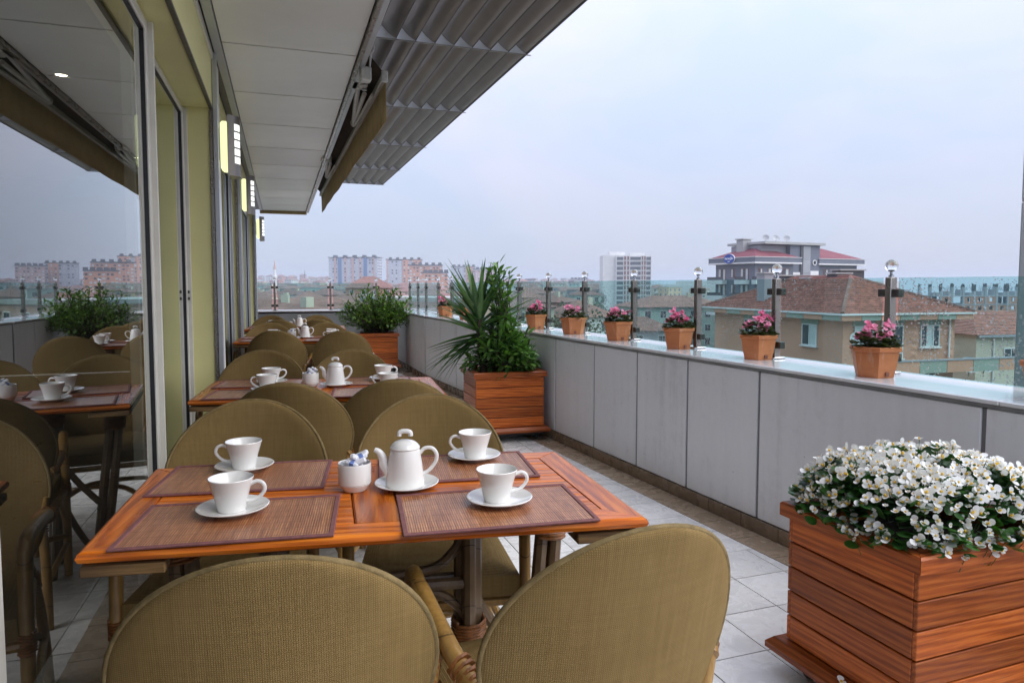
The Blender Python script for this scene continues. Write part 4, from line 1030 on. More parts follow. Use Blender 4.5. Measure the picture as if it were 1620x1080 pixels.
# ------------------------------------------------------------------ laurel shrub
def stems_and_leaves(rg, n_stem, spread, h, leafL, leafW, per, centre=(0, 0), inner=0.25, fill=None, bare=0.25):
    st = MB(); L = []
    for k in range(n_stem):
        az = rg.uniform(0, 2 * math.pi); r = math.sqrt(rg.random()); tip = fill(az, r, rg)
        base = Vector((rg.uniform(-0.06, 0.06), rg.uniform(-0.06, 0.06), -0.01))
        mid = base.lerp(tip, 0.5) + Vector((rg.uniform(-.05, .05), rg.uniform(-.05, .05), rg.uniform(0.02, 0.08)))
        path = smooth_path([base, mid, tip], 7)
        st.tube(path, [0.007 * (1 - 0.8 * i / (len(path) - 1)) + 0.0012 for i in range(len(path))], 5)
        for q in range(per):
            u = bare + (1 - bare) * (q + rg.random()) / per; f = u * (len(path) - 1); i = min(int(f), len(path) - 2)
            p = path[i].lerp(path[i + 1], f - i); t = (path[i + 1] - path[i]).normalized()
            side = t.orthogonal().normalized(); side.rotate(Matrix.Rotation(q * 2.4 + rg.uniform(-.5, .5), 3, t))
            d = (t * rg.uniform(0.35, 0.9) + side * rg.uniform(0.6, 1.1) + Vector((0, 0, rg.uniform(-0.15, 0.3)))).normalized()
            p = p + side * rg.uniform(0.0, 0.035)
            L.append((p, d, rg.uniform(-0.6, 0.6), rg.uniform(0.75, 1.2)))
    return st, L
rl = random.Random(5)
LO = Vector((1.805, 5.25, 0.49))
def fill_laurel(az, r, g):
    x = 0.34 * r * math.cos(az) - 0.02; y = 0.25 * r * math.sin(az)
    q = g.random()
    if q < 0.24: return Vector((-0.10 + x * 0.35, y * 0.4, g.uniform(0.62, 0.93)))
    top = 0.60 - 0.45 * r * r - (0.12 if x > 0.15 else 0)
    return Vector((x, y, max(0.10, top * g.uniform(0.5, 1.0))))
st, LL = stems_and_leaves(rl, 84, 0, 0, 0, 0, 19, fill=fill_laurel)
la = empty('laurel_shrub', LO, 0, 'dense dark green laurel shrub beside the yucca in the middle planter', 'shrub')
st.build('stems', 'bark', la, True, kind='stuff')
LFM = [MB().add(*leaf_poly(l, w_, 0.3, bd)).mesh('leaf', 'leaf_laurel', 'all') for l, w_, bd in ((0.085, 0.032, 0.1), (0.072, 0.028, 0.25), (0.095, 0.033, 0.02))]
cdir = (Vector((0, 0, CAM_H)) - LO).normalized()
LL.sort(key=lambda e: -(e[0].dot(cdir)))
more = MB()
for k, (p, d, ro, s_) in enumerate(LL):
    M = orient(p, d, ro) @ Matrix.Scale(s_, 4)
    if k < 295: ob('leaf', LFM[k % 3], la).matrix_local = M
    else: more.add(*leaf_poly(0.083, 0.031, 0.3, 0.12, 3), M)
more.build('inner_leaves', 'leaf_laurel', la, 'all', kind='stuff')
# low weeds on the soil
wd_ = MB(); rw = random.Random(9)
for k in range(150):
    p = Vector((rw.uniform(-.2, .24), rw.uniform(-.24, .2), 0)); wd_.add(*leaf_poly(0.05, 0.012, 0.2, 0.3, 2), orient(p, (rw.uniform(-1, 1), rw.uniform(-1, 1), rw.uniform(0.4, 1.6))) @ Matrix.Scale(rw.uniform(0.5, 1.3), 4))
wd_.build('low_weeds', 'leaf_laurel', None, True, loc=(PM[0], PM[1], 0.495), label='sparse low weeds on the soil of the middle planter', cat='weeds', kind='stuff')

# ------------------------------------------------------------------ round bush at the far end
rb = random.Random(15); BO = Vector((1.44, 10.02, 0.49))
def fill_bush(az, r, g):
    x = 0.58 * r * math.cos(az); y = 0.40 * r * math.sin(az)
    lump = 0.06 * math.sin(az * 3 + 1) + 0.05 * math.sin(az * 5)
    return Vector((x, y, max(0.13, (0.80 + lump - 0.42 * r * r) * g.uniform(0.45, 1.0))))
st, LL = stems_and_leaves(rb, 170, 0, 0, 0, 0, 24, fill=fill_bush, bare=0.30)
bu = empty('round_bush', BO, 0, 'round bright green bush in the far planter box', 'bush')
st.build('stems', 'bark', bu, True, kind='stuff')
more = MB()
for (p, d, ro, s_) in LL: more.add(*leaf_poly(0.062, 0.030, 0.2, 0.15, 2), orient(p, d, ro) @ Matrix.Scale(s_, 4))
more.build('foliage', 'leaf_bush', bu, 'all', kind='stuff')

# ------------------------------------------------------------------ white begonias in the near planter
rf = random.Random(33)
bg = empty('white_begonias', (PR[0], PR[1], 0.50), R(1.0), 'dense mound of white begonias with yellow centres in the near planter', 'flowers')
def petal(L, W, cup, seg=3):
    V = [(0, 0, 0)]; F = []
    pts = []
    for k in range(7):
        a = -math.pi / 2 + math.pi * k / 6 * 1.0
        pts.append((L * (0.5 + 0.5 * math.cos(a * 0.98)) if False else L * (0.55 + 0.45 * math.cos(a)), W / 2 * math.sin(a)))
    for x, y in pts: V.append((x, y, cup * (x / L) ** 1.5 * L + 0.10 * abs(y)))
    for k in range(1, len(V) - 1): F.append((0, k, k + 1))
    return V, F
def flower(sd_):
    g = random.Random(sd_); b = MB()
    for k, (L, W) in enumerate(((0.0195, 0.024), (0.0135, 0.012), (0.0195, 0.024), (0.0135, 0.012))):
        M = Matrix.Rotation(k * math.pi / 2 + g.uniform(-.15, .15), 4, 'Z') @ Matrix.Rotation(-g.uniform(0.05, 0.4), 4, 'Y')
        b.add(*petal(L * g.uniform(.9, 1.1), W * g.uniform(.9, 1.1), 0.18), M)
    b.cur = 1; b.sphere((0, 0, 0.003), 0.0042, 6, 4)
    return b.mesh('flower', ['petal_white', 'pollen'], True)
FLM = [flower(k) for k in range(6)]
def mound(x, y):
    ax, ay = x / 0.300, y / 0.250; e = (abs(ax) ** 3.4 + abs(ay) ** 3.4) ** (1 / 3.4)
    return 0.100 + 0.110 * max(0, 1 - max(0, e) ** 6.0) + 0.034 * noise.noise(Vector((x * 7, y * 7, 3.0))) + 0.026 * noise.noise(Vector((x * 19, y * 19, 9.0))) - 0.9 * max(0, e - 1) * 0.3, e
fl_pts = []
tries = 0
while len(fl_pts) < 900 and tries < 90000:
    tries += 1
    x = rf.uniform(-0.345, 0.345); y = rf.uniform(-0.29, 0.29)
    z, e = mound(x, y)
    if e > 1.08: continue
    z += rf.uniform(-0.006, 0.026)
    if e > 0.98 and (y < 0 or rf.random() < 0.3): z -= rf.uniform(0.0, 0.05)
    if any((x - a) ** 2 + (y - b) ** 2 + (z - c) ** 2 < 0.0150 ** 2 for a, b, c in fl_pts): continue
    if noise.noise(Vector((x * 17, y * 17, 7.7))) < -0.40: continue      # flowers come in clusters
    fl_pts.append((x, y, z))
cl = Matrix.Rotation(R(-1.0), 3, 'Z') @ (Vector((0, 0, CAM_H)) - Vector((PR[0], PR[1], 0.6)))
fl_pts.sort(key=lambda p: (Vector(p) - cl).length)
rest = MB(); stalks = MB()
for k, (x, y, z) in enumerate(fl_pts):
    nrm = Vector((x * 2.2, y * 2.2, 0.55)).normalized() + Vector((rf.uniform(-.5, .5), rf.uniform(-.5, .5), rf.uniform(-.2, .3)))
    nrm = (nrm + cl.normalized() * 0.35).normalized(); q = nrm.to_track_quat('Z', 'Y')
    s_ = rf.choice((0.4, 0.55, 0.7, 0.8, 0.85, 0.95, 1.05))
    M = Matrix.Translation((x, y, z)) @ q.to_matrix().to_4x4() @ Matrix.Rotation(rf.uniform(0, 6.3), 4, 'Z') @ Matrix.Diagonal((s_, s_ * rf.uniform(0.7, 1.0), s_ * rf.uniform(0.6, 2.6), 1))
    if k < 295: ob('flower', FLM[k % 6], bg).matrix_local = M
    else:
        me = FLM[k % 6]; rest.cur = 0
        nb = len(rest.v); rest.v += [tuple(M @ v.co) for v in me.vertices]
        for p in me.polygons: rest.f.append(tuple(i + nb for i in p.vertices)); rest.mi.append(p.material_index)
    stalks.tube([(x, y, z), (x * 0.9, y * 0.9, z - 0.05)], 0.0011, 3, caps=False)
rest.build('farther_flowers', ['petal_white', 'pollen'], bg, True, kind='stuff')
stalks.build('stalks', 'leaf_begonia', bg, kind='stuff')
def round_leaf(r):
    V = [(0, 0, 0.0)]; F = []
    for k in range(11):
        a = 2 * math.pi * k / 11; rr = r * (1.0 - 0.35 * max(0, -math.cos(a)) ** 3); V.append((r * 0.75 + rr * math.cos(a), rr * math.sin(a) * 0.85, 0.16 * r * (math.cos(2 * a) * 0.5 + 0.6)))
    V[0] = (r * 0.7, 0, -0.05 * r)
    for k in range(11): F.append((0, 1 + k, 1 + (k + 1) % 11))
    return V, F
lv_ = MB(); k = 0
while k < 1900:
    x = rf.uniform(-0.335, 0.335); y = rf.uniform(-0.28, 0.28); z, e = mound(x, y)
    if e > 1.05: continue
    k += 1; z -= rf.uniform(0.004, 0.050)
    d = Vector((x * 2 + rf.uniform(-.6, .6), y * 2 + rf.uniform(-.6, .6), rf.uniform(-0.25, 0.35)))
    lv_.add(*round_leaf(rf.uniform(0.013, 0.024)), orient(Vector((x, y, z)), d, rf.uniform(-.5, .5)))
lv_.build('leaves', 'leaf_begonia', bg, 'all', kind='stuff')

# a fallen blossom on the plinth
ob('fallen_blossom', FLM[2], None, (PR[0] - 0.312, PR[1] - 0.03, 0.116), (0.3, -0.2, 1.0), 'single white blossom fallen on the plinth of the near planter', 'blossom')
# ------------------------------------------------------------------ terracotta pots with pink begonias on the coping
def pot_proto():
    t = empty('flower_pot')
    def ring(r, z): return [(r * 1.0 * math.cos(R(60 * k)), r * 0.92 * math.sin(R(60 * k)), z) for k in range(6)]
    prof = [(0.080, 0.0), (0.083, 0.006), (0.089, 0.034), (0.0905, 0.036), (0.102, 0.104), (0.103, 0.112), (0.111, 0.113), (0.113, 0.117), (0.113, 0.131), (0.110, 0.134), (0.103, 0.133), (0.098, 0.112)]
    V = []; F = []
    for r, z in prof: V += ring(r, z)
    for i in range(len(prof) - 1):
        for k in range(6): F.append((i * 6 + k, i * 6 + (k + 1) % 6, (i + 1) * 6 + (k + 1) % 6, (i + 1) * 6 + k))
    F.append(tuple(range(6))[::-1])
    MB().add(V, F).build('pot', 'terracotta', t)
    MB().add([(x * 0.955, y * 0.955, z) for x, y, z in ring(0.104, 0.118)], [tuple(range(6))]).build('soil', 'soil', t)
    MB().box(-0.010, -0.0755, 0.008, 0.010, -0.070, 0.026, 0.002).build('overflow_plug', 'red_brown_panel', t)
    return t
P0 = pot_proto()
def pot_flower(g):
    b = MB()
    for k in range(5):
        b.add(*petal(0.0128 * g.uniform(.75, 1.25), 0.0135, 0.3), Matrix.Rotation(k * 1.257, 4, 'Z') @ Matrix.Rotation(-0.25, 4, 'Y'))
    return b
POTP = [(2.520, 1.572, 1.0, 'at the right edge of the picture'), (2.464, 2.271, 1.0, 'nearest fully visible one'), (2.458, 3.020, 1.0, 'second from the right'), (2.394, 3.686, 1.0, 'third from the right'), (2.345, 4.383, 1.0, 'in front of the white tower'),
        (2.306, 5.075, 0.45, 'with hardly any blossom left'), (2.255, 5.778, 1.0, 'right beside the laurel leaves'), (2.13, 7.66, 1.0, 'half hidden behind the yucca'), (2.088, 8.528, 1.0, 'left of the yucca, farthest')]
for i, (x, y, am, lab) in enumerate(POTP):
    p = place(P0, (x, y, 0.845), R(rnd.uniform(-14, 14)), f'terracotta coloured pot of pink begonias on the coping, {lab}', 'flower pot', 'pots of pink begonias on the coping')
    p.scale = (rnd.uniform(0.96, 1.04),) * 3
    g = random.Random(60 + i); b = MB(); lf = MB()
    am *= (0.72, 0.62, 0.55, 0.66, 0.5, 0.8, 0.6, 0.6, 0.7)[i]
    for k in range(int(58 * am)):
        if k % 6 == 0: ca_, cr_, ch_ = g.uniform(0, 6.3), 0.075 * math.sqrt(g.random()), g.uniform(0.15, 1.0)
        a = ca_ + g.uniform(-.25, .25); r = max(0, cr_ + g.uniform(-.014, .014)); cx_ = 0.02 * math.sin(i * 2.1)
        pt = Vector((cx_ + r * math.cos(a) * 1.05, r * math.sin(a) * 0.85, 0.150 + (0.120 * ch_ + g.uniform(-.016, .016)) * (1 - (r / 0.1) ** 2 * 0.5) * (0.5 + 0.6 * am)))
        nrm = (Vector((pt.x * 5, pt.y * 5 - 0.7, 0.6)) + Vector((g.uniform(-.5, .5), g.uniform(-.5, .5), g.uniform(-.3, .3)))).normalized()
        M = Matrix.Translation(pt) @ nrm.to_track_quat('Z', 'Y').to_matrix().to_4x4()
        f = pot_flower(g); b.add(f.v, f.f, M)
    for k in range(int(120 * (0.5 + am / 2))):
        a = g.uniform(0, 6.3); r = 0.09 * math.sqrt(g.random())
        pt = Vector((r * math.cos(a), r * math.sin(a) * 0.85, 0.122 + g.uniform(0, 0.095) * (1 - (r / 0.1) ** 2)))
        lf.add(*round_leaf(g.uniform(0.010, 0.020)), orient(pt, (math.cos(a) + g.uniform(-.5, .5), math.sin(a) + g.uniform(-.5, .5), g.uniform(-0.2, 0.7)), g.uniform(-.5, .5)))
    b.build('blossoms', 'petal_pink', p, True, kind='stuff'); lf.build('foliage', 'leaf_pot', p, 'all', kind='stuff')

# ================================================================== the town beyond the railing
RT = Vector((math.cos(YAW), -math.sin(YAW), 0)); FWD = Vector((math.sin(YAW), math.cos(YAW), 0)); FPX = 1083.0
def town_at(u, D, z=0.0):
    """ground point seen at bearing u (in 1620 px picture columns), D metres ahead"""
    p = RT * ((u - 810) / FPX * D) + FWD * D; return Vector((p.x, p.y, z))
def z_at(v, D): return CAM_H + (451 - v) / FPX * D
def terrain(x, y):
    D = x * FWD.x + y * FWD.y; Lt = x * RT.x + y * RT.y
    t = min(1, max(0, (D - 260) / 800)); h = -16 + 15 * t * t * (3 - 2 * t)
    t2 = min(1, max(0, (D - 900) / 900)); h += 5 * t2
    if D > 500: h += 7 * min(1, (D - 500) / 400) * math.exp(-((Lt / D + 0.34) / 0.14) ** 2)
    h += 0.6 * math.sin(x * 0.011) * min(1, D / 300)
    a = math.degrees(math.atan2(Lt, D)); q = min(1, max(0, (a - 22) / 7)) * min(1, max(0, (150 - a) / 30)); r = math.hypot(x, y)
    return h - q * q * (3 - 2 * q) * max(0, r - 250) * 0.043              # the land falls away into a valley on the right
b = MB(); V = []; F = []
rr = [6, 30, 60, 100, 150, 220, 300, 380, 460, 560, 680, 800, 950, 1150, 1400, 1800, 2400, 3400, 4800]
NA = 72
for r in rr:
    for k in range(NA):
        a = 2 * math.pi * k / NA; V.append((r * math.sin(a), r * math.cos(a), terrain(r * math.sin(a), r * math.cos(a))))
for i in range(len(rr) - 1):
    for k in range(NA): F.append((i * NA + k, (i + 1) * NA + k, (i + 1) * NA + (k + 1) % NA, i * NA + (k + 1) % NA))
F.append(tuple(range(NA)))
b.add(V, F).build('ground', 'town_ground', None, 'all', kind='structure')
MB().box(-6.9, -2.0, -17, 2.15, 11.85, -0.3).build('lower_storeys', 'wall_grey', bld)

def hip(b, x0, y0, x1, y1, z0, rise, ov=0.6, courses=0, th=0.18, flat=0.0):
    x0 -= ov; x1 += ov; y0 -= ov; y1 += ov
    w_, d_ = x1 - x0, y1 - y0; m = min(w_, d_) / 2 * (1 - flat)
    n = max(1, courses)
    for k in range(n):
        a, c = k / n, (k + 1) / n; step = th * 0.6 if courses else 0
        A = [(x0 + m * a, y0 + m * a), (x1 - m * a, y0 + m * a), (x1 - m * a, y1 - m * a), (x0 + m * a, y1 - m * a)]
        C = [(x0 + m * c, y0 + m * c), (x1 - m * c, y0 + m * c), (x1 - m * c, y1 - m * c), (x0 + m * c, y1 - m * c)]
        za, zc = z0 + rise * a + step, z0 + rise * c + (step * 0.12 if courses else 0)
        V = [(x, y, za - step) for x, y in A] + [(x, y, za) for x, y in A] + [(x, y, zc) for x, y in C]
        F = []
        for i in range(4):
            j = (i + 1) % 4; F += [(i, j, 4 + j, 4 + i), (4 + i, 4 + j, 8 + j, 8 + i)]
        if k == n - 1: F.append((8, 9, 10, 11))
        if k == 0: F.append((3, 2, 1, 0))
        b.add(V, F)
    return b
def facade_windows(b, face, x0, y0, x1, y1, zs, cols, ww, wh, frame=0.10, proud=0.05):
    """windows (frame = slot 0, glass = slot 1) on one face of a box"""
    for z in zs:
        for c in cols:
            if face in 'FB':
                cx = x0 + (x1 - x0) * c; y = y0 if face == 'F' else y1; s_ = -1 if face == 'F' else 1
                b.cur = 0; b.box(cx - ww / 2 - frame, y + s_ * proud, z - frame, cx + ww / 2 + frame, y, z + wh + frame)
                b.cur = 1; b.box(cx - ww / 2, y + s_ * (proud + 0.02), z, cx - 0.03, y + s_ * proud * 0.5, z + wh); b.box(cx + 0.03, y + s_ * (proud + 0.02), z, cx + ww / 2, y + s_ * proud * 0.5, z + wh)
            else:
                cy = y0 + (y1 - y0) * c; x = x0 if face == 'L' else x1; s_ = -1 if face == 'L' else 1
                b.cur = 0; b.box(x + s_ * proud, cy - ww / 2 - frame, z - frame, x, cy + ww / 2 + frame, z + wh + frame)
                b.cur = 1; b.box(x + s_ * (proud + 0.02), cy - ww / 2, z, x + s_ * proud * 0.5, cy - 0.03, z + wh); b.box(x + s_ * (proud + 0.02), cy + 0.03, z, x + s_ * proud * 0.5, cy + ww / 2, z + wh)
    b.cur = 0
def spread_cols(n): return [(k + 0.5) / n for k in range(n)]

def where(u):
    for lim, tx in ((432, 'left of the minaret'), (475, 'right of the minaret'), (520, 'left of the striped slab'), (560, 'below the striped slab'), (610, 'above the round bush'), (660, 'right of the round bush'), (705, 'left of the yucca'),
                    (760, 'behind the yucca'), (815, 'behind the laurel'), (870, 'just right of the laurel'), (930, 'midway between laurel and white tower'), (1035, 'beside the white tower')):
        if u < lim: return tx
    return 'right of the white tower'
# ---- generic houses
rh = random.Random(44)
HN = {}
def house(u, D, ztop, w_, d_, wall, roof, turn, lab, grp, rise=2.2, cat='house', win=True, flat=False):
    p = town_at(u, D); zg = terrain(p.x, p.y) - 1.0
    t = empty('house', (p.x, p.y, zg), -YAW + R(turn), lab, cat, grp)
    h = max(5.0, ztop - zg - (0 if flat else rise))
    MB().box(-w_ / 2, 0, 0, w_ / 2, d_, h).build('wall', wall, t)
    if flat: MB().box(-w_ / 2 - .3, -.3, h, w_ / 2 + .3, d_ + .3, h + 0.5).build('roof', 'concrete', t)
    else: rf_ = hip(MB(), -w_ / 2, 0, w_ / 2, d_, h, rise, 0.7).build('roof', roof, t)
    if not flat and rh.random() < 0.6: MB().box(w_ * 0.15, d_ * 0.4, h + 0.4, w_ * 0.15 + 0.9, d_ * 0.4 + 0.8, h + rise + 0.6).build('chimney', 'wall_cream', t)
    if win:
        b = MB(); st_ = int(h / 3); zs = [h - 2.3 - 3 * k for k in range(min(st_, 4)) if h - 2.3 - 3 * k > 0]
        nc = max(2, int(w_ / 3.4)); facade_windows(b, 'F', -w_ / 2, 0, w_ / 2, d_, zs, spread_cols(nc), 1.3, 1.4)
        nc = max(2, int(d_ / 3.8)); facade_windows(b, 'L', -w_ / 2, 0, w_ / 2, d_, zs, spread_cols(nc), 1.2, 1.4); facade_windows(b, 'R', -w_ / 2, 0, w_ / 2, d_, zs, spread_cols(nc), 1.2, 1.4)
        b.build('windows', ['white_trim', 'town_window'], t, kind='stuff')
        if rh.random() < 0.5 and zs:
            b = MB()
            for z in zs: b.box(-w_ * 0.28, -1.1, z - 0.9, w_ * 0.10, 0, z - 0.7); b.box(-w_ * 0.28, -1.1, z - 0.7, w_ * 0.10, -1.02, z + 0.1)
            b.build('balconies', 'white_trim', t, kind='stuff')
    return t
WALLS = ['wall_cream', 'wall_white', 'wall_mint', 'wall_ochre', 'wall_pink', 'wall_grey', 'wall_white', 'wall_cream', 'wall_brick']
WN = dict(wall_cream='cream', wall_white='white', wall_mint='pale green', wall_ochre='ochre', wall_pink='pinkish', wall_grey='grey', wall_brick='brick red')
for D, u0, u1, v0, v1 in ((62, 395, 700, 480, 490), (85, 400, 760, 470, 484), (110, 400, 960, 468, 482), (120, 1010, 1110, 500, 508), (150, 400, 960, 464, 474), (200, 395, 900, 458, 468), (270, 395, 960, 455, 464),
                          (350, 395, 940, 452, 460), (450, 390, 1130, 450, 457), (560, 390, 960, 447, 454), (700, 390, 960, 444, 451), (860, 390, 1000, 440, 447), (1020, 390, 560, 433, 441), (1020, 640, 960, 441, 446), (1250, 390, 530, 431, 439), (1300, 780, 960, 439, 444)):
    u = u0 + rh.uniform(0, 20)
    dist = 'near the terrace' if D < 100 else 'in mid town' if D < 300 else 'on the hazy slope' if D < 800 else 'on the far skyline'
    while u < u1:
        w_ = rh.uniform(9, 15); wl = rh.choice(WALLS)
        fl_ = rh.random() < 0.12
        lab = f'{WN[wl]} house with {"flat" if fl_ else "red"} roof {dist}, {where(u)}'
        house(u, D * rh.uniform(0.95, 1.05), z_at(rh.uniform(v0, v1), D), w_, rh.uniform(8, 12), wl, 'roof_tile', rh.uniform(-38, 38), lab, 'houses ' + dist, rh.uniform(1.6, 2.8), flat=fl_)
        u += max(w_ * FPX / D * rh.uniform(0.95, 1.7), 14)
house(505, 72, z_at(470, 72), 8.0, 7, 'wall_mint', 'roof_tile', -4, 'pale green house with a brown roof seen between the two end posts', None, 1.2)
house(585, 235, z_at(437, 235), 16, 12, 'wall_brick', 'roof_tile', 12, 'brick house with a steep brown roof rising above the round bush', None, 4.0)
house(1085, 150, z_at(468, 150), 22, 12, 'wall_mint', 'roof_tile', 16, 'low apartment house with wide brown roof right of the white tower', None, 2.4, cat='building')

# ---- trees of the town
def tree(u, D, ztop, r, lab, grp, seed):
    g = random.Random(seed); p = town_at(u, D); zg = terrain(p.x, p.y)
    t = empty('tree', (p.x, p.y, zg), 0, lab, 'tree', grp); h = ztop - zg
    tk = MB().tube([(0, 0, -0.5), (0.1, 0, h * 0.4), (0, 0.1, h * 0.75)], [0.28, 0.2, 0.1], 6)
    for k in range(5):
        a = k * 1.3; tk.tube([(0, 0, h * 0.4), (r * 0.6 * math.cos(a), r * 0.6 * math.sin(a), h * 0.68)], [0.12, 0.04], 4)
    tk.build('trunk', 'bark', t, True)
    c = MB(); n = 520
    for k in range(n):
        q = Vector((g.gauss(0, 1), g.gauss(0, 1), g.gauss(0, 1))).normalized() * (g.random() ** 0.4)
        lump = 1 + 0.28 * noise.noise(q * 2.3 + Vector((seed, 0, 0)))
        pt = Vector((q.x * r * lump, q.y * r * lump, h * 0.64 + q.z * h * 0.36 * lump)); s_ = r * g.uniform(0.07, 0.14)
        d = Vector((g.uniform(-1, 1), g.uniform(-1, 1), g.uniform(-.6, 1)))
        c.add([(0, -s_ * .6, 0), (s_, -s_ * .3, s_ * .2), (s_ * 1.3, s_ * .4, 0), (0.1 * s_, s_ * .6, .15 * s_)], [(0, 1, 2, 3)], orient(pt, d, g.uniform(0, 3)))
    c.build('crown', 'leaf_town', t)
sd_ = 100
for D, u0, u1, v0, v1, n in ((70, 400, 560, 486, 494, 3), (100, 560, 960, 480, 492, 9), (140, 400, 950, 476, 486, 9), (180, 930, 960, 480, 490, 2), (160, 980, 1140, 480, 496, 5), (240, 400, 950, 464, 474, 12), (330, 1030, 1140, 466, 474, 5), (400, 400, 950, 454, 462, 12)):
    for k in range(n):
        lab = ('dark green tree close below the terrace' if D < 150 else 'dark green tree in mid town' if D < 300 else 'small green tree far off in the town')
        ut = u0 + (u1 - u0) * (k + rh.random()) / n
        tree(ut, D * rh.uniform(.93, 1.07), z_at(rh.uniform(v0, v1), D), rh.uniform(2.6, 4.4), lab + ', ' + where(ut), 'trees of the town', sd_); sd_ += 1

# ---- old house with the tiled hip roof, its corner towards us
c0 = town_at(1333, 42); e = Vector((10, 2.8)).normalized(); ang = math.atan2(e.y, e.x)
nh = empty('tiled_house', (c0.x, c0.y, -16), -YAW + ang, 'old tan and green house with big red tiled hip roof below the grey apartments', 'house')
ZE = 15.45; OV = 0.75; Lx, Ly = 10.4 - 2 * OV, 16.0 - 2 * OV
Mh = Matrix.Translation((OV, OV, 0))
MB().box(0, 0, 0, Lx, Ly, ZE - 0.35, 0, Mh).build('wall', 'wall_tan', nh)
rf_ = MB(); hip(rf_, OV, OV, OV + Lx, OV + Ly, ZE, 2.35, OV, 20, 0.20)
roof = rf_.build('roof', 'roof_tile_old', nh)
b = MB(); rd = math.hypot(5.2, 5.2)
for (x0, y0, x1, y1) in ((0, 0, 5.2, 5.2), (10.4, 0, 5.2, 5.2), (0, 16, 5.2, 10.8), (10.4, 16, 5.2, 10.8)): MB().tube([(x0, y0, ZE + 0.05), (x1, y1, ZE + 2.40)], 0.14, 6).build('ridge_tiles', 'roof_tile', roof)
MB().tube([(5.2, 5.2, ZE + 2.40), (5.2, 10.8, ZE + 2.40)], 0.15, 6).build('ridge_tiles', 'roof_tile', roof)
# coloured soffit band and gutter
for k in range(7):
    a, c = 10.4 * k / 7, 10.4 * (k + 1) / 7; MB().box(a + .02, 0.02, ZE - 0.42, c - .02, 0.12, ZE - 0.09).build('fascia_panel', 'tile_green' if k % 2 else 'wall_tan', nh)
for k in range(9):
    a, c = 16.0 * k / 9, 16.0 * (k + 1) / 9; MB().box(0.02, a + (.14 if k == 0 else .02), ZE - 0.42, 0.12, c - .02, ZE - 0.09).build('fascia_panel', 'wall_tan' if k % 2 else 'tile_green', nh)
MB().box(0.13, 0.13, ZE - 0.40, 10.3, 15.9, ZE - 0.30).build('eave_board', 'wall_cream', nh)
g_ = MB(); g_.box(-0.10, -0.10, ZE - 0.085, 10.5, 0.02, ZE + 0.03); g_.box(-0.10, 0.02, ZE - 0.085, 0.02, 16.1, ZE + 0.03); g_.build('gutter', 'white_trim', nh)
def near_window(face, c, z, ww, wh, nsash=2, door=False):
    """one window of the tiled house: frame, glass, sill"""
    b = MB(); gl = MB(); fr = 0.07
    def bx(m, a0, z0, a1, z1, d0, d1):
        if face == 'F': m.box(OV + a0, OV - d1, z0, OV + a1, OV - d0, z1)
        else: m.box(OV - d1, OV + a0, z0, OV - d0, OV + a1, z1)
    bx(b, c - ww / 2, z, c - ww / 2 + fr, z + wh, 0.01, 0.10); bx(b, c + ww / 2 - fr, z, c + ww / 2, z + wh, 0.01, 0.10)
    bx(b, c - ww / 2 + fr, z + wh - fr, c + ww / 2 - fr, z + wh, 0.01, 0.10); bx(b, c - ww / 2 + fr, z, c + ww / 2 - fr, z + fr, 0.01, 0.10)
    for k in range(1, nsash): q = c - ww / 2 + ww * k / nsash; bx(b, q - 0.035, z + fr, q + 0.035, z + wh - fr, 0.01, 0.09)
    f = b.build('window' if not door else 'balcony_door', 'white_trim', nh)
    for k in range(nsash):
        a0 = c - ww / 2 + ww * k / nsash + 0.04; a1 = c - ww / 2 + ww * (k + 1) / nsash - 0.04
        m = MB(); bx(m, a0, z + fr + (0.9 if door else 0), a1, z + wh - fr, 0.02, 0.05); m.build('pane', 'curtain' if (k + int(c)) % 2 else 'town_window', f)
        if door: m = MB(); bx(m, a0, z + fr, a1, z + 0.95, 0.02, 0.055); m.build('door_panel', 'white_trim', f)
    m = MB(); bx(m, c - ww / 2 - 0.1, z - 0.08, c + ww / 2 + 0.1, z - 0.005, 0.0, 0.2); m.build('sill', 'white_trim', f)
    m = MB(); bx(m, c - ww / 2 - 0.12, z + wh + 0.01, c + ww / 2 + 0.12, z + wh + 0.32, 0.005, 0.05); m.build('head_panel', 'tile_green', f)
near_window('F', 1.55, ZE - 2.25, 1.45, 1.45); near_window('F', 4.2, ZE - 2.95, 0.85, 2.15, 1, True); near_window('F', 6.8, ZE - 2.25, 1.55, 1.45, 3)
near_window('L', 3.0, ZE - 2.25, 1.45, 1.45); near_window('L', 9.6, ZE - 2.25, 1.45, 1.45); near_window('F', 6.5, ZE - 5.4, 1.8, 1.5, 3); near_window('F', 2.5, ZE - 5.4, 1.5, 1.5)
for k in range(12):                                    # relief tiles of the gable wall, between the openings
    for j in range(5):
        x = 0.15 + 0.72 * k; z = ZE - 2.95 + 0.46 * j
        if any(abs(x + 0.36 - c) < w_ / 2 + 0.42 for c, w_ in ((1.55, 1.45), (4.2, 0.85), (6.8, 1.55))): continue
        MB().add([(OV + x, OV, z), (OV + x + .70, OV, z), (OV + x + .70, OV, z + .44), (OV + x, OV, z + .44), (OV + x + .35, OV - 0.07, z + .22)], [(0, 1, 4), (1, 2, 4), (2, 3, 4), (3, 0, 4)]).build('relief_tile', 'wall_tan', nh)
for x in (2.9, 8.35): MB().tube([(OV + x, OV - 0.12, ZE - 0.4), (OV + x, OV - 0.12, ZE - 3.0)], 0.06, 8).build('downpipe', 'white_trim', nh)
for k in range(6):                                     # balcony front in alternating panels
    a = 1.0 + 2.15 * k; MB().box(a + .02, -0.75, ZE - 3.75, a + 2.13, -0.62, ZE - 3.0).build('balcony_panel', 'tile_green' if k % 2 == 0 else 'wall_tan', nh)
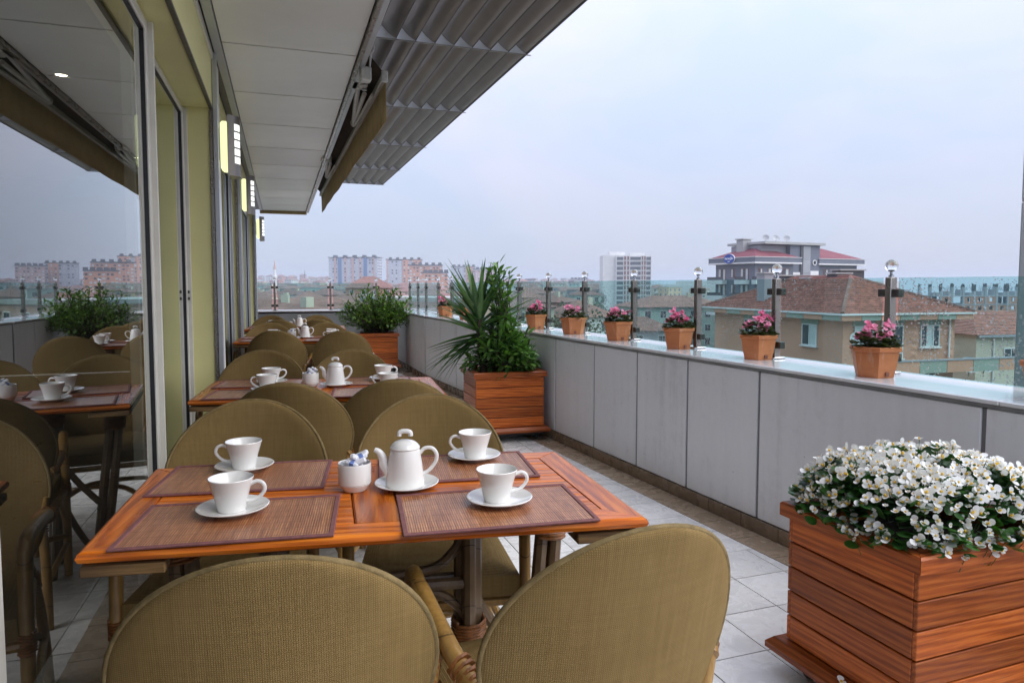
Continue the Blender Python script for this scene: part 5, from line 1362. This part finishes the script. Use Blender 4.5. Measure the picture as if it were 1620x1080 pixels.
MB().box(1.0, -0.60, ZE - 3.78, 13.9, OV - 0.01, ZE - 3.62).build('balcony_slab', 'concrete', nh)
MB().box(0.9, -0.80, ZE - 2.99, 14.0, -0.56, ZE - 2.90).build('balcony_rail', 'wall_grey', nh)
for x, y, w_, h_, m_ in ((1.2, 9.4, 0.8, 0.9, 'wall_grey'), (3.9, 11.5, 2.4, 0.75, 'dark_metal'), (4.8, 9.0, 1.0, 0.55, 'concrete'), (5.0, 6.4, 1.3, 0.85, 'dark_metal'), (7.3, 8.6, 2.2, 1.15, 'dark_metal')):
    MB().box(x, y, ZE + 0.6, x + w_, y + 0.9, ZE + 1.75 + h_).build('chimney', m_, roof)
    MB().box(x - 0.1, y - 0.1, ZE + 1.75 + h_, x + w_ + 0.1, y + 1.0, ZE + 1.85 + h_).build('chimney_cap', 'concrete', roof)
def dish(u, D, z, r, turn, lab, grp=None, pole=0.6):
    p = town_at(u, D, z); t = empty('satellite_dish', p, -YAW + R(turn), lab, 'satellite dish', grp)
    pr = [(r * k / 6, 0.28 * r * (k / 6) ** 2) for k in range(7)]; pr = [(max(a, .001), z_) for a, z_ in pr]
    M = Matrix.Translation((0, 0, pole)) @ Matrix.Rotation(R(62), 4, 'X')
    MB().lathe(pr + [(a, z_ - 0.02) for a, z_ in pr[::-1]], 18, M).build('reflector', 'dish_grey', t, True)
    MB().tube([(0, 0.05, -0.2), (0, 0.05, pole)], 0.04, 6).build('mast', 'concrete', t)
    MB().tube([M @ Vector((0, -r * .9, 0.25 * r)), M @ Vector((0, 0, r * 0.8))], 0.02, 5).build('feed_arm', 'concrete', t)
dish(1358, 40.5, -2.7, 0.55, 10, 'grey satellite dish on the balcony of the tan tiled house, behind the nearest pot')
# ---- neighbour house on the right edge
c1 = town_at(1540, 50); n2 = empty('neighbour_house', (c1.x, c1.y, -17.6), -YAW + R(14), 'pale rendered house with a red tiled roof at the right edge', 'house')
MB().box(0.4, 0, 0, 13, 9, 15.2).build('wall', 'wall_cream', n2)
hip(MB(), 0.4, 0, 13, 9, 15.2, 1.5, 0.4, 16, 0.09).build('roof', 'roof_tile_old', n2)
MB().box(0.2, -0.42, 15.02, 13.3, -0.30, 15.2).build('gutter', 'wall_grey', n2)
MB().tube([(1.95, -0.06, 15.0), (1.95, -0.06, 8.0)], 0.06, 8).build('downpipe', 'white_trim', n2)
for c in (3.6, 6.4):
    b = MB(); b.box(c - .65, -0.06, 12.7, c + .65, 0.0, 14.2); f = b.build('window', 'white_trim', n2)
    for q in (-1, 1): MB().box(c + q * .05, -0.08, 12.8, c + q * .58, -0.05, 14.1).build('pane', 'town_window', f)
MB().box(3.0, -1.2, 10.6, 5.2, 0, 10.75).build('awning_slab', 'wall_grey', n2)
dish(1537, 48.0, -5.0, 0.62, -10, 'large grey satellite dish left beside the pale neighbour house')
dish(1561, 48.0, -5.0, 0.58, 5, 'large grey satellite dish right beside the pale neighbour house')

# ---- grey apartment block with plum roof and the blue oval sign
A0 = town_at(1193, 125); ap = empty('grey_apartment_block', (A0.x, A0.y, -17), -YAW + R(25), 'slate grey apartment block with plum metal roof behind the tiled house', 'building')
ZT = 17 + 5.2
def wing(x0, y0, x1, y1):
    MB().box(x0 + 1.0, y0 + 1.0, 0, x1 - 1.0, y1 - 1.0, ZT).build('wall', 'wall_slate', ap)
    MB().box(x0, y0, ZT + 0.28, x1, y1, ZT + 1.15).build('fascia', 'wall_slate', ap)
    MB().box(x0 - .08, y0 - .08, ZT + 0.01, x1 + .08, y1 + .08, ZT + 0.27).build('eave_trim', 'white_trim', ap)
    MB().box(x0 - .08, y0 - .08, ZT + 1.16, x1 + .08, y1 + .08, ZT + 1.26).build('eave_trim', 'white_trim', ap)
    r_ = hip(MB(), x0, y0, x1, y1, ZT + 1.27, 2.3, -0.2).build('roof', 'plum_metal', ap)
    return r_
r1 = wing(0, 0, 11.6, 12.4); r2 = wing(18.6, 2.0, 31.5, 13.5)
MB().box(3.0, 6.2, ZT + 2.4, 5.0, 8.0, ZT + 4.7).build('chimney', 'concrete', r1)
MB().box(2.8, 6.0, ZT + 4.75, 5.2, 8.2, ZT + 4.95).build('chimney_cap', 'concrete', r1)
tw = MB().box(11.0, 2.2, 0, 18.9, 11, ZT + 3.7).build('stair_tower', 'wall_slate', ap)
MB().box(4.5, 3.2, ZT + 1.3, 10.9, 11, ZT + 3.6).build('attic_block', 'wall_grey', ap)
MB().box(4.0, 1.6, ZT + 3.75, 19.8, 11.6, ZT + 4.2).build('tower_roof', 'concrete', ap)
MB().box(13.6, 1.95, 0, 14.2, 2.19, ZT + 3.6).build('glazed_strip', 'dark_metal', tw)
for k in range(5): MB().box(14.3, 2.0, ZT - 9.4 + 2.6 * k, 16.2, 2.19, ZT - 6.85 + 2.6 * k).build('cladding_panel', 'wall_grey', tw)
for x, z in ((12.3, ZT + 0.9), (17.5, ZT + 0.4), (12.3, ZT - 3.2)):
    MB().lathe([(0.55, 0), (0.38, 0), (0.38, 0.12), (0.55, 0.12)], 18, Matrix.Translation((x, 2.19, z)) @ Matrix.Rotation(R(90), 4, 'X'), True).build('round_window', 'white_trim', tw)
    MB().lathe([(0.37, 0.02), (0.001, 0.02)], 18, Matrix.Translation((x, 2.19, z)) @ Matrix.Rotation(R(90), 4, 'X')).build('pane', 'town_window', tw)
MB().box(11.1, 2.0, ZT - 4.5, 13.5, 2.19, ZT - 1.5).build('white_panel', 'white_trim', tw)
MB().box(16.3, 2.0, ZT - 4.5, 18.5, 2.19, ZT - 1.2).build('white_panel', 'white_trim', tw)
def ap_win(face, c, z, ww, wh, x0, y0):
    def bx(m, a0, z0, a1, z1, d0, d1):
        if face == 'F': m.box(a0, y0 - d1, z0, a1, y0 - d0, z1)
        else: m.box(x0 - d1, a0, z0, x0 - d0, a1, z1)
    b = MB(); bx(b, c - ww / 2 - .1, z - .1, c + ww / 2 + .1, z + wh + .1, 0.0, 0.06); f = b.build('window', 'red_brown_panel', ap)
    n = 3 if ww > 1.5 else 2
    for k in range(n):
        m = MB(); bx(m, c - ww / 2 + ww * k / n + .06, z, c - ww / 2 + ww * (k + 1) / n - .06, z + wh, 0.03, 0.08); m.build('pane', 'curtain' if (k + n) % 2 else 'town_window', f)
for st_ in range(3):
    z = ZT - 2.45 - 3.0 * st_
    for c, ww in ((2.3, 0.9), (5.2, 1.9), (8.6, 1.5)): ap_win('F', c, z - (0.7 if ww > 1.5 else 0), ww, 1.5 + (0.7 if ww > 1.5 else 0), 1.0, 1.0)
    for c, ww in ((3.6, 1.9), (6.6, 0.9), (9.6, 1.9)): ap_win('L', c, z - (0.7 if ww > 1.5 else 0), ww, 1.5 + (0.7 if ww > 1.5 else 0), 1.0, 1.0)
    for c, ww in ((21.6, 1.1), (25.0, 1.1), (28.4, 1.9)): ap_win('F', c, z, ww, 1.5, 19.6, 3.0)
    for (x0, y0, x1, y1) in ((-0.2, 2.3, 0.98, 5.0), (-0.2, 8.2, 0.98, 12.6), (0.2, -0.2, 3.6, 0.98)):
        MB().box(x0, y0, z - 1.35, x1, y1, z - 0.55).build('balcony', 'white_trim', ap)
        MB().box(x0 + .05, y0 + .05, z - 0.54, x0 + .12, y1 - .05, z + 0.05).build('balcony_rail', 'dark_metal', ap)
# sign on the left eave
sg = empty('oval_sign', ap.matrix_basis @ Vector((-0.12, 6.4, ZT + 1.0)), -YAW + R(25) - R(90), 'blue oval sign with white lettering on the eave of the grey block', 'sign')
el = [(1.45 * math.cos(k * math.pi / 20), 0.92 * math.sin(k * math.pi / 20)) for k in range(40)]
Ms = Matrix.Rotation(R(90), 4, 'X')
MB().prism(el, 0.0, 0.16, Ms).build('rim', 'sign_white', sg)
MB().prism([(x * .97, y * .96) for x, y in el], 0.165, 0.20, Ms).build('face', 'sign_blue', sg)
def lettering(txt, size, dz, parent, depth):
    cu = bpy.data.curves.new('lettering', 'FONT'); cu.body = txt; cu.size = size; cu.align_x = 'CENTER'; cu.align_y = 'CENTER'; cu.extrude = 0.02; cu.shear = 0.2
    cu.offset = 0.004
    tmp = bpy.data.objects.new('tmp', cu); col.objects.link(tmp)
    me = bpy.data.meshes.new_from_object(tmp.evaluated_get(bpy.context.evaluated_depsgraph_get()))
    bpy.data.objects.remove(tmp)
    me.materials.clear(); me.materials.append(MATS['sign_white']); me.transform(Matrix.Translation((0, -depth, dz)) @ Ms)
    ob('lettering', me, parent)
lettering('hac\u0131o\u011flu', 0.66, 0.08, sg, 0.225); lettering('in\u015faat', 0.24, -0.50, sg, 0.225)
for k, (x, y) in enumerate(((9.0, 3.2), (11.8, 3.0), (12.6, 3.4), (15.4, 3.0))):
    pw = ap.matrix_basis @ Vector((x * 0.8 - 1.5, y, ZT + 4.2)); Dw = pw.x * FWD.x + pw.y * FWD.y; uw = 810 + FPX * (pw.x * RT.x + pw.y * RT.y) / Dw
    dish(uw, Dw, pw.z, 0.62, rh.uniform(-40, 30), ['leftmost', 'second', 'third', 'rightmost'][k] + ' small satellite dish on the roof of the grey block', 'dishes on the grey block', 0.7)

# ---- concrete frame under construction
S0 = town_at(1487, 232); sk = empty('unfinished_building', (S0.x, S0.y, -18), -YAW + R(8), 'unfinished concrete frame building with brick infill and bare rebar', 'building')
SW_, SD_, TOPZ = 34.0, 14.0, 18 + 0.6; NC = 9
lev = [TOPZ - 2.9 * k for k in range(7)]
for i in range(NC):
    for y in (0, 5, 10):
        x = SW_ * i / (NC - 1); MB().box(x, y, 0, x + 0.7, y + 0.7, TOPZ - (0.0 if (i + y) % 3 else 1.4)).build('column', 'wall_grey', sk)
for k, z in enumerate(lev[1:]): MB().box(-0.3, -0.05, z - 0.35, SW_ + 1.0, SD_, z).build('slab', 'wall_grey', sk)
for k in range(1, 5):
    z0, z1 = lev[k + 1], lev[k] - 0.36
    for i in range(NC - 1):
        if k == 1 and i % 4 == 1: continue
        x0 = SW_ * i / (NC - 1) + 0.72; x1 = SW_ * (i + 1) / (NC - 1) - 0.02; m_ = (x0 + x1) / 2
        b = MB(); b.box(x0, 0.1, z0, m_ - .65, 0.4, z1); b.box(m_ + .65, 0.1, z0, x1, 0.4, z1); b.box(m_ - .65, 0.1, z0, m_ + .65, 0.4, z0 + 0.85); b.box(m_ - .65, 0.1, z1 - 0.4, m_ + .65, 0.4, z1)
        b.build('brick_infill', 'wall_brick', sk)
MB().box(0.1, 8, 0, SW_, 8.3, lev[2] - .4).build('inner_wall', 'dark_metal', sk)
for i in range(NC - 1):
    if i % 3 != 2: MB().box(SW_ * i / (NC - 1) + 0.9, 6.0, lev[2], SW_ * (i + 1) / (NC - 1) - 0.6, 6.3, lev[1] - 0.36).build('inner_wall', 'dark_metal', sk)
    MB().box(SW_ * i / (NC - 1) + 0.4 * (i % 3), 2.0, lev[1] + 0.01, SW_ * i / (NC - 1) + 1.6 + 0.5 * (i % 2), 4.5, lev[1] + 1.0 + 0.5 * ((i * 7) % 3)).build('formwork', 'wall_grey', sk)
rb_ = MB(); g = random.Random(2)
for i in range(NC):
    for y in (0, 5, 10):
        for q in range(5):
            x = SW_ * i / (NC - 1) + g.uniform(0, .7); rb_.box(x, y + g.uniform(0, .7), TOPZ - 1.5, x + 0.12, y + .80, TOPZ + g.uniform(0.2, 1.3))
for q in range(70):
    x = g.uniform(1, 33); rb_.tube([(x, 3, TOPZ - 1.2), (x + g.uniform(-1.5, 1.5), 3.2, TOPZ + g.uniform(-.3, .6))], 0.05, 4)
rb_.build('rebar', 'dark_metal', sk, kind='stuff')

# ---- white tower with grid of windows
W0 = town_at(974, 420); wt = empty('white_tower', (W0.x, W0.y, -26), -YAW + R(-2), 'tall white tower block with a grid of windows behind the railing', 'building')
WH_, WW_, WD_ = 26 + 19.2, 21.5, 26.0
MB().box(-0.1, 0, 0, WW_, WD_, WH_).build('wall', 'wall_white', wt)
MB().box(-7.8, 1.2, 0, -0.12, WD_ - 2, WH_ + 0.3).build('side_wall', 'wall_white', wt)
MB().box(-3.5, 5, WH_ + .31, 6, 16, WH_ + 2.7).build('roof_house', 'wall_white', wt); MB().box(9, 5, WH_ + .01, 18, 16, WH_ + 1.9).build('roof_house', 'wall_white', wt)
bw_, bp_ = MB(), MB()
for k in range(14):
    z = WH_ - 2.7 - 3.0 * k
    for a, c in ((0.5, 4.3), (8.6, 15.0), (18.4, 21.0)): bw_.box(a, -0.12, z, c, -0.02, z + 1.9)
    for a, c in ((4.9, 6.0), (6.8, 7.9), (15.5, 16.4), (17.0, 18.0)): bp_.box(a, -0.10, z, c, -0.02, z + 2.3)
bw_.build('windows', 'town_window', wt, kind='stuff'); bp_.build('brown_panels', 'red_brown_panel', wt, kind='stuff')
b = MB()
for x in (0.1, 4.55, 6.35, 8.2, 15.15, 16.7, 18.15, 21.2): b.box(x - .15, -0.5, 0, x + .15, -0.02, WH_ - 0.3)
for k in range(15): b.box(0, -0.45, WH_ - 3.15 - 3 * k, WW_, -0.03, WH_ - 2.85 - 3 * k)
b.build('grid_frame', 'white_trim', wt, kind='stuff')

# ---- blue striped slab and the orange estate
def slab(u0, u1, D, vtop, depth, wall, turn, lab, strips=(), rows=12, cols=14, roofm='dark_metal', grp=None, capped=True, wing=None):
    p = town_at(u0, D); zg = terrain(p.x, p.y) - 4; zt = z_at(vtop, D); w_ = (u1 - u0) / FPX * D; h = zt - zg
    t = empty('apartment_slab', (p.x, p.y, zg), -YAW + R(turn), lab, 'building', grp)
    MB().box(0, 0, 0, w_, depth, h).build('wall', wall, t)
    for f0, f1, m_ in strips: MB().box(w_ * f0, -0.9, 0, w_ * f1, -0.01, h + 0.6).build('stripe', m_, t)
    b = MB()
    for r_ in range(rows):
        z = h - 2.6 - 2.9 * r_
        if z < 1: break
        for c in range(cols):
            x = w_ * (c + 0.5) / cols
            if any(f0 - 0.02 < x / w_ < f1 + 0.02 and m_ == 'band_blue' for f0, f1, m_ in strips): continue
            q = 0.95 if any(f0 <= x / w_ <= f1 for f0, f1, m_ in strips) else 0.06
            if (c * 7 + r_ * 3) % 5: b.cur = (c + r_ * c) % 3 == 0; b.box(x - 0.85, -q - 0.05, z, x + 0.85, -q + 0.02, z + 1.5)
    for r_ in range(rows):
        z = h - 2.6 - 2.9 * r_
        for c in range(4):
            b.cur = 0; y = depth * (c + .5) / 4; b.box(-0.06, y - 1, z, 0.02, y + 1, z + 1.5); b.box(w_ - .02, y - 1, z, w_ + .06, y + 1, z + 1.5)
    b.build('windows', ['town_window', 'curtain'], t, kind='stuff')
    if capped:
        r_ = MB().box(-0.6, -1.1, h + .62, w_ + 0.6, depth + .6, h + 1.3).build('roof', roofm, t)
        for k in range(5): MB().box(w_ * (k + .35) / 5, 3, h + 1.31, w_ * (k + .35) / 5 + 3.2, 8, h + 3.3).build('roof_hut', roofm, r_)
    return t
slab(521, 600, 690, 409, 15, 'wall_bluewhite', -6, 'tall blue and grey striped apartment slab on the left skyline', ((0.20, 0.265, 'band_blue'), (0.72, 0.79, 'band_blue'), (0.12, 0.155, 'band_pink'), (0.33, 0.37, 'band_pink'), (0.47, 0.52, 'band_pink'), (0.63, 0.67, 'band_pink'), (0.90, 0.94, 'band_pink')), 13, 16)
slab(612, 668, 720, 412, 18, 'wall_bluewhite', 10, 'stepped grey and peach apartment block behind the orange ones', ((0.0, 0.06, 'band_pink'), (0.45, 0.62, 'wall_peach'), (0.7, 0.98, 'wall_peach')), 11, 9)
slab(648, 700, 640, 421, 16, 'wall_peach', 6, 'wide orange apartment block on the skyline right of the striped slab', (), 9, 10)
slab(667, 708, 560, 433, 16, 'wall_peach', 4, 'lowest orange apartment block on the skyline, left of the yucca', (), 5, 8)
slab(714, 752, 820, 423, 16, 'wall_bluewhite', 4, 'grey apartment block on the skyline behind the yucca leaves', ((0.6, 0.9, 'wall_peach'),), 7, 8)
slab(752, 784, 800, 427, 16, 'band_pink', 8, 'pinkish apartment block on the skyline between yucca and laurel', (), 6, 8)
slab(902, 930, 900, 443, 16, 'plum_metal', 3, 'dull red roofed block on the skyline beside the white tower', (), 1, 4)
slab(830, 846, 900, 445, 16, 'wall_grey', 3, 'low grey block on the skyline right of the laurel', (), 1, 4)
# ---- minaret and mast
pm = town_at(436, 620); mi = empty('minaret', (pm.x, pm.y, terrain(pm.x, pm.y)), 0, 'slim pale minaret on the left skyline', 'minaret')
zt = z_at(411, 620) - terrain(pm.x, pm.y)
MB().lathe([(1.4, 0), (1.35, zt * .45), (2.1, zt * .5), (2.1, zt * .54), (1.2, zt * .55), (1.15, zt * .72)], 12).build('shaft', 'wall_white', mi, True)
MB().lathe([(1.35, zt * .72), (0.7, zt * .86), (0.05, zt)], 12).build('cone_cap', 'wall_pink', mi, True)
pm = town_at(483, 900); ms_ = empty('radio_mast', (pm.x, pm.y, terrain(pm.x, pm.y)), 0, 'thin radio mast on the left skyline', 'mast')
zt = z_at(426, 900) - terrain(pm.x, pm.y); MB().tube([(0, 0, 0), (0, 0, zt * .7), (0, 0, zt)], [0.8, 0.5, 0.15], 6).build('pole', 'dark_metal', ms_)
MB().box(-0.9, -0.9, zt * .55, 0.9, 0.9, zt * .6).build('platform', 'dark_metal', ms_)
# ---- grey column outside the railing at the right edge
pc = town_at(1609, 3.7); oc = empty('outer_column', (pc.x, pc.y, -17), -YAW - R(37), 'tall grey metal clad column just outside the railing at the right edge', 'column')
for k in range(9):
    z0 = 0 + 2.75 * k - 0.55; MB().box(0, 0, max(0, z0), 0.42, 0.42, z0 + 2.735, 0.006).build('cladding', 'aluminium', oc)
MB().box(0.02, 0.02, 0, 0.40, 0.40, 24.0).build('core', 'steel_dark', oc)

# ================================================================== thin overcast haze
hz = NT('haze_air'); hz.t.nodes.remove(hz.p)
pv = hz.n('ShaderNodeVolumePrincipled', {'Color': (0.78, 0.85, 0.98, 1), 'Density': 0.00055, 'Anisotropy': 0.1})
hz.t.links.new(pv.outputs[0], hz.out.inputs['Volume'])
MB().box(-5200, -5200, -220, 5200, 5200, 36).build('haze', 'haze_air', kind='stuff')
